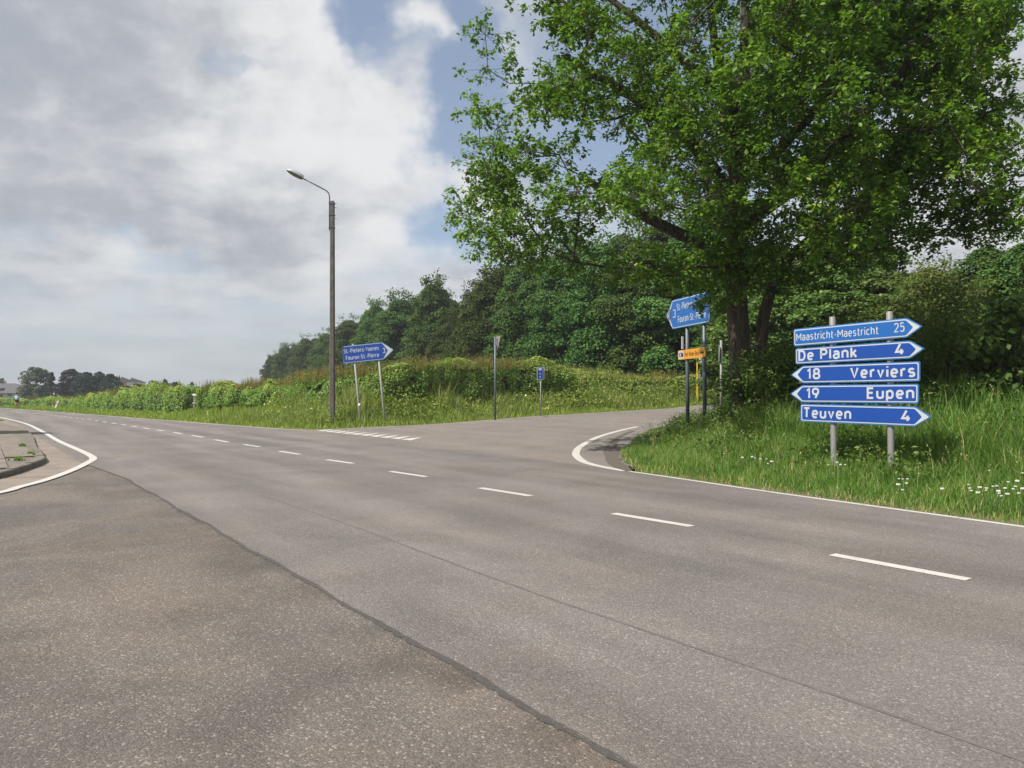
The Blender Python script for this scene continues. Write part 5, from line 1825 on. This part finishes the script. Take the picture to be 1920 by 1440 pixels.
# weeds below the hedge, cow parsley heads
x, y, rd = scatter(15000, -24, 16, 33, 58, lambda x, y, rd: tL(x, y, rd) & (qside(x, y) > 0) & (rd > 1.9) & (rd < 6.5) & (tval(x, y) < 44) & (vnoise(np.stack([x, y, x * 0], 1), .7, 92) > .33))
z = ground_z(x, y, rd)
hh = rng.uniform(.35, 1.05, len(x)) * (.55 + .9 * vnoise(np.stack([x, y, x * 0], 1), .45, 93)) * np.interp(rd, [1.9, 3, 5], [.75, 1.25, 1.5])
pc = 14
B = np.repeat(np.stack([x, y, z], 1), pc, 0); hq = np.repeat(hh, pc); u_ = rng.uniform(.12, 1, len(B)) ** .7
C = B + np.array([0, 0, 1.0]) * (hq * u_)[:, None] + rng.normal(size=(len(B), 3)) * np.array([.16, .16, .05])
V, T = leaves(C, unit(len(C)) * .4 + np.array([0, 0, .8]), rng.uniform(.09, .20, len(C)), .7, .45, .1)
tt = np.clip(np.repeat(rng.normal(.42, .22, len(x)), pc) + rng.normal(0, .1, len(C)) + .12 * (u_ - .5), 0, .95)
tt = np.where((u_ > .95) & (rng.random(len(C)) < .05), 1.0, tt)
tag(link(bpy.data.objects.new('verge_weeds', tri_mesh('verge_weeds', V, T, 'leaf_weed', np.repeat(tt, 2)))), 'mixed weeds and cow parsley below the long hedge', 'weeds', kind='stuff')

# tall pale grass on the bank across the road, up to and over the hedge foot
x, y, rd = scatter(120000, -20, 20, 33, 60, lambda x, y, rd: tL(x, y, rd) & (qside(x, y) > 0) & (rd > np.where(x < 0, .8, 1.6)) & (rd < np.where(x > 1.5, 11, 5.2)) & (tval(x, y) < 46) & (vnoise(np.stack([x, y, x * 0], 1), .6, 193) > np.where(x > 1.5, .2, .30)))
z = ground_z(x, y, rd)
cl = vnoise(np.stack([x, y, x * 0], 1), .5, 194)
h = np.interp(rd, [.8, 1.6, 2.6, 4.5], [.2, .6, 1.1, 1.4]) * (.35 + 1.1 * cl) * rng.uniform(.6, 1.2, len(x))
V, T = blades(np.stack([x, y, z - .02], 1), h, rng.uniform(.02, .04, len(x)), rng.uniform(.1, .6, len(x)))
t_ = np.clip(rng.normal(.45, .22, len(x)) + (cl - .5) * .5, 0, .97)
tag(link(bpy.data.objects.new('tall_grass', tri_mesh('tall_grass', V, T, 'blade_pale', np.repeat(t_, 3)))), 'tall pale grass on the slope between road and hedge', 'grass', kind='stuff')

# grassy plants in the joints of the corner pavement
for k, (px, py, lab) in enumerate(((42, 836, 'small green weed in the pavement joint, farther one'), (58, 851, 'brightest green weed in the pavement by the kerb nose'), (34, 862, 'low weed in the front kerb joint'), (2, 789, 'grass tuft on the pavement at the left edge'))):
    p = march(px, py, lambda a_, b_: 0.1)
    n = 60
    P = np.stack([rng.normal(0, .05, n), rng.normal(0, .05, n), np.zeros(n)], 1)
    V, T = blades(P, rng.uniform(.04, .13, n), rng.uniform(.015, .035, n), rng.uniform(.3, .9, n))
    o = link(bpy.data.objects.new('pavement_weed', tri_mesh('pavement_weed', V, T, 'blade', np.repeat(rng.uniform(.4, .9, n), 3))))
    o.location = (p[0], p[1], .085)
    tag(o, lab, 'weed', 'weeds on the corner pavement')

# white yarrow on the bank
head = MB()
for k in range(9):
    q = k * 2.4; r_ = .012 * math.sqrt(k)
    head.tube([(r_ * math.cos(q), r_ * math.sin(q), -.004), (r_ * math.cos(q), r_ * math.sin(q), .006 + .004 * math.sin(k))], [.010, .013], 6)
hd_o = head.build('flower_head', 'petal'); HEAD = hd_o.data; bpy.data.objects.remove(hd_o)
st_o = MB().tube([(0, 0, -.34), (.01, 0, -.15), (0, 0, 0)], .0035, 5).build('stem', 'stem_green'); STEM = st_o.data; bpy.data.objects.remove(st_o)
groups = [('white yarrow flower left of the stacked sign, near the bend', [(1358, 851), (1392, 858), (1411, 857), (1416, 859), (1426, 861), (1437, 861), (1447, 866), (1440, 870)]),
          ('white yarrow flower at the left post of the stacked sign', [(1553, 872), (1570, 868), (1576, 872), (1585, 872)]),
          ('white yarrow flower at the foot of the right post of the stacked sign', [(1686, 899), (1693, 899), (1702, 899), (1684, 909), (1700, 907), (1692, 919), (1767, 917)]),
          ('white yarrow flower in the grass at the right edge of the photo', [(1816, 910), (1818, 916), (1837, 915), (1850, 917), (1849, 920), (1862, 913), (1869, 912), (1873, 922), (1885, 917), (1890, 904), (1907, 903), (1904, 913), (1917, 917), (1877, 930), (1833, 925), (1910, 926), (1855, 883), (1873, 925), (1900, 918), (1889, 928), (1821, 921), (1918, 887)])]
for lab, pts in groups:
    for (px, py) in pts:
        p = G2(px, py, .34)
        o = empty('yarrow_flower', (p[0], p[1], gz(*p)), (0, 0, random.uniform(0, 6)))
        s = random.uniform(.38, .72)
        for nm, me_ in (('stem', STEM), ('flower_head', HEAD)):
            c = link(bpy.data.objects.new(nm, me_), o); c.location = (0, 0, .34)
            if nm == 'flower_head':
                c.scale = (s, s, s * 2.3)
        tag(o, lab, 'flower', lab.replace('flower', 'flowers'))

# ------------------------------------------------------------------ houses on the left
HX, HY = -146.0, 210.0
hz_ = -0.9
hs_ = empty('house', (HX, HY, hz_), (0, 0, R(8)))
tag(hs_, 'low white house with a grey hipped roof at the left edge', 'house')
MB().box((0, 4, 1.45), (18, 8, 3.3)).build('wall', 'house_white', hs_)
ev = .5
rv = [(-9 - ev, -ev, 2.95), (9 + ev, -ev, 2.95), (9 + ev, 8 + ev, 2.95), (-9 - ev, 8 + ev, 2.95), (-5, 4, 5.75), (4.0, 4, 5.75)]
rf = mk('roof', [(x_, y_, z_) for x_, y_, z_ in rv], [(0, 1, 5, 4), (1, 2, 5), (2, 3, 4, 5), (3, 0, 4), (3, 2, 1, 0)], 'roof_slate', hs_)
dm = MB().box((-.2, 1.4, 4.05), (4.8, 1.9, .75)).build('dormer', 'roof_slate', rf)
for q in (-1.6, 0.2, 1.4):
    MB().box((q, .44, 4.05), (1.0, .05, .45)).build('dormer_window', 'window_dark', dm)
MB().box((5.4, 5.5, 5.2), (.75, .75, 2.6)).build('chimney', 'house_brick', rf)
MB().box((-3.4, 3.5, 5.6), (.9, .9, 2.0)).build('chimney', 'house_brick', rf)
MB().box((1.7, -.03, 1.3), (1.5, .1, 2.6)).build('garage_door', 'window_dark', hs_)
for q in (4.4, 7.1):
    wn = MB().box((q, -.03, 2.35), (1.0, .1, .65)).build('window', 'window_dark', hs_)
    MB().box((q, -.09, 1.98), (1.15, .12, .08)).build('sill', 'house_white', wn)
MB().box((-2.0, -.03, 1.4), (4.0, .08, 2.4)).build('brick_panel', 'house_brick', hs_)
for (px, py, w_, lab) in ((236.5, 707.5, 3.2, 'dark gabled roof showing above the distant bushes'), (256, 709, 3.6, 'pale house with a sloping roof beside the dark gable')):
    dist = 300.0
    x_ = (px - 960) / FPX * dist; zt = CH + (HOR - py) / FPX * dist
    zg = gz(x_, dist)
    fh = empty('house', (x_, dist, zg - .2), (0, 0, R(20)))
    tag(fh, lab, 'house')
    Hh = zt - zg + .2
    MB().box((0, 0, (Hh - 1.6) / 2), (w_ * 1.7, 5.5, Hh - 1.6)).build('wall', 'house_white' if w_ > 3.4 else 'house_brick', fh)
    hw_ = w_ * .98
    r_ = mk('roof', [(-hw_, -3, Hh - 1.7), (hw_, -3, Hh - 1.7), (hw_, 3, Hh - 1.7), (-hw_, 3, Hh - 1.7), (-hw_ * .35, -3, Hh), (-hw_ * .35, 3, Hh)],
            [(0, 1, 4), (1, 2, 5, 4), (2, 3, 5), (3, 0, 4, 5), (3, 2, 1, 0)], 'roof_slate', fh)
    MB().box((-hw_ * .5, .5, Hh - .2), (.5, .5, .9)).build('chimney', 'house_brick', r_)

# ------------------------------------------------------------------ cyclist riding away
CP = G(31.5, 766.0)
heading = far_edge_left[-1] - far_edge_left[-3]
hd_a = math.atan2(heading[1], heading[0]) - math.pi / 2
bk = empty('bicycle', (CP[0], CP[1], 0.0), (0, 0, hd_a))
tag(bk, 'road bicycle ridden by the person in the light blue jersey', 'bicycle')


def ring(c, r, t_, n=22):
    m = MB(); vs, fs = [], []
    for i in range(n):
        q = 2 * math.pi * i / n
        for k in range(6):
            a_ = 2 * math.pi * k / 6
            rr = r + t_ * math.cos(a_)
            vs.append((c[0] + t_ * math.sin(a_), c[1] + rr * math.cos(q), c[2] + rr * math.sin(q)))
    for i in range(n):
        for k in range(6):
            fs.append((i * 6 + k, i * 6 + (k + 1) % 6, ((i + 1) % n) * 6 + (k + 1) % 6, ((i + 1) % n) * 6 + k))
    return m.add(vs, fs)


for yw in (-.5, .5):
    wh = ring((0, yw, .34), .32, .02).build('wheel', 'rubber', bk)
    sp = MB()
    for k in range(7):
        q = math.pi * k / 7
        sp.tube([(0, yw - .3 * math.cos(q), .34 - .3 * math.sin(q)), (0, yw + .3 * math.cos(q), .34 + .3 * math.sin(q))], .003, 4)
    sp.build('spokes', 'galvanised', wh)
fr_ = MB()
for a_, b_ in (((0, -.5, .34), (0, -.05, .30)), ((0, -.05, .30), (0, -.18, .86)), ((0, -.5, .34), (0, -.16, .80)), ((0, -.16, .80), (0, .38, .84)), ((0, -.05, .30), (0, .40, .72)), ((0, .36, .94), (0, .5, .34))):
    fr_.tube([a_, b_], .018, 6)
fr_.build('frame', 'frame_red', bk)
MB().box((0, -.20, .92), (.14, .26, .05)).build('saddle', 'black_cloth', bk)
MB().tube([(-.21, .52, .95), (-.21, .42, .97), (0, .38, .96), (.21, .42, .97), (.21, .52, .95)], .014, 6).build('handlebar', 'black_cloth', bk)
MB().tube([(.09, -.05, .16), (.09, -.05, .30), (-.09, -.05, .30), (-.09, -.05, .44)], .012, 6).build('crank', 'dark_steel', bk)

cy = empty('person', (CP[0], CP[1], 0.0), (0, 0, hd_a))
tag(cy, 'person in light blue jersey and black shorts cycling away on the far road', 'person')


def skin_body(name, pts, edges, rad, mat, parent, rootv=0):
    me_ = bpy.data.meshes.new(name)
    me_.from_pydata(pts, edges, [])
    o = link(bpy.data.objects.new(name, me_))
    md = o.modifiers.new('skin', 'SKIN'); md.use_smooth_shade = True
    for i, r_ in enumerate(rad):
        v = me_.skin_vertices[0].data[i]
        v.radius = r_ if hasattr(r_, '__len__') else (r_, r_)
        v.use_root = (i == rootv)
    sb_ = o.modifiers.new('sub', 'SUBSURF'); sb_.levels = 1; sb_.render_levels = 1
    dg = bpy.context.evaluated_depsgraph_get()
    m2 = bpy.data.meshes.new_from_object(o.evaluated_get(dg))
    bpy.data.objects.remove(o)
    m2.name = name; m2.materials.clear(); m2.materials.append(MATS[mat])
    return link(bpy.data.objects.new(name, m2), parent)


pts = [(0, -.18, .97), (0, -.02, 1.16), (0, .16, 1.36), (0, .22, 1.46), (0, .27, 1.56), (0, .30, 1.66),
       (-.17, .15, 1.36), (-.23, .30, 1.14), (-.21, .45, .99), (.17, .15, 1.36), (.23, .30, 1.14), (.21, .45, .99),
       (-.10, -.16, .93), (-.12, .14, .74), (-.10, -.06, .42), (-.10, .06, .40), (.10, -.16, .93), (.12, .10, .60), (.10, -.08, .22), (.10, .05, .19)]
ed = [(0, 1), (1, 2), (2, 3), (3, 4), (4, 5), (2, 6), (6, 7), (7, 8), (2, 9), (9, 10), (10, 11), (0, 12), (12, 13), (13, 14), (14, 15), (0, 16), (16, 17), (17, 18), (18, 19)]
rad = [(.15, .13), (.15, .12), (.15, .11), .055, .085, .08, .06, .042, .034, .06, .042, .034, .09, .07, .042, .035, .09, .07, .042, .035]
skin_body('body', pts, ed, rad, 'skin', cy)
skin_body('jersey', [(0, -.14, 1.00), (0, -.02, 1.16), (0, .15, 1.36), (-.17, .15, 1.37), (-.215, .25, 1.22), (.17, .15, 1.37), (.215, .25, 1.22)],
          [(0, 1), (1, 2), (2, 3), (3, 4), (2, 5), (5, 6)], [(.175, .15), (.175, .145), (.175, .135), .08, .06, .08, .06], 'jersey', cy)
skin_body('shorts', [(0, -.19, .97), (-.10, -.15, .93), (-.115, .06, .80), (.10, -.15, .93), (.115, .02, .74)], [(0, 1), (1, 2), (0, 3), (3, 4)],
          [(.17, .15), .11, .085, .11, .085], 'black_cloth', cy)
hel = MB()
for k in range(5):
    pass
hel.tube([(0, .20, 1.66), (0, .24, 1.71), (0, .30, 1.745), (0, .36, 1.72), (0, .40, 1.67)], [.05, .092, .105, .09, .045], 10)
hel.build('helmet', 'black_cloth', cy, True)
print('TRIS', sum(len(m.polygons) if len(m.polygons) > 2000 else sum(len(p.vertices) - 2 for p in m.polygons) for m in bpy.data.meshes))

# ------------------------------------------------------------------ air
hzb = MB().box((-60, 330, 33), (1300, 800, 80))
hz_o = hzb.build('haze', 'tar')
hm_ = bpy.data.materials.new('haze'); hm_.use_nodes = True
ht = NT(hm_.node_tree)
ho = ht.n('ShaderNodeOutputMaterial'); hv = ht.n('ShaderNodeVolumePrincipled')
hv.inputs['Color'].default_value = (0.86, 0.92, 1.0, 1); hv.inputs['Density'].default_value = 0.00045; hv.inputs['Anisotropy'].default_value = 0.3
ht.l(hv.outputs[0], ho.inputs['Volume'])
hz_o.data.materials.clear(); hz_o.data.materials.append(hm_)
hz_o['kind'] = 'stuff'
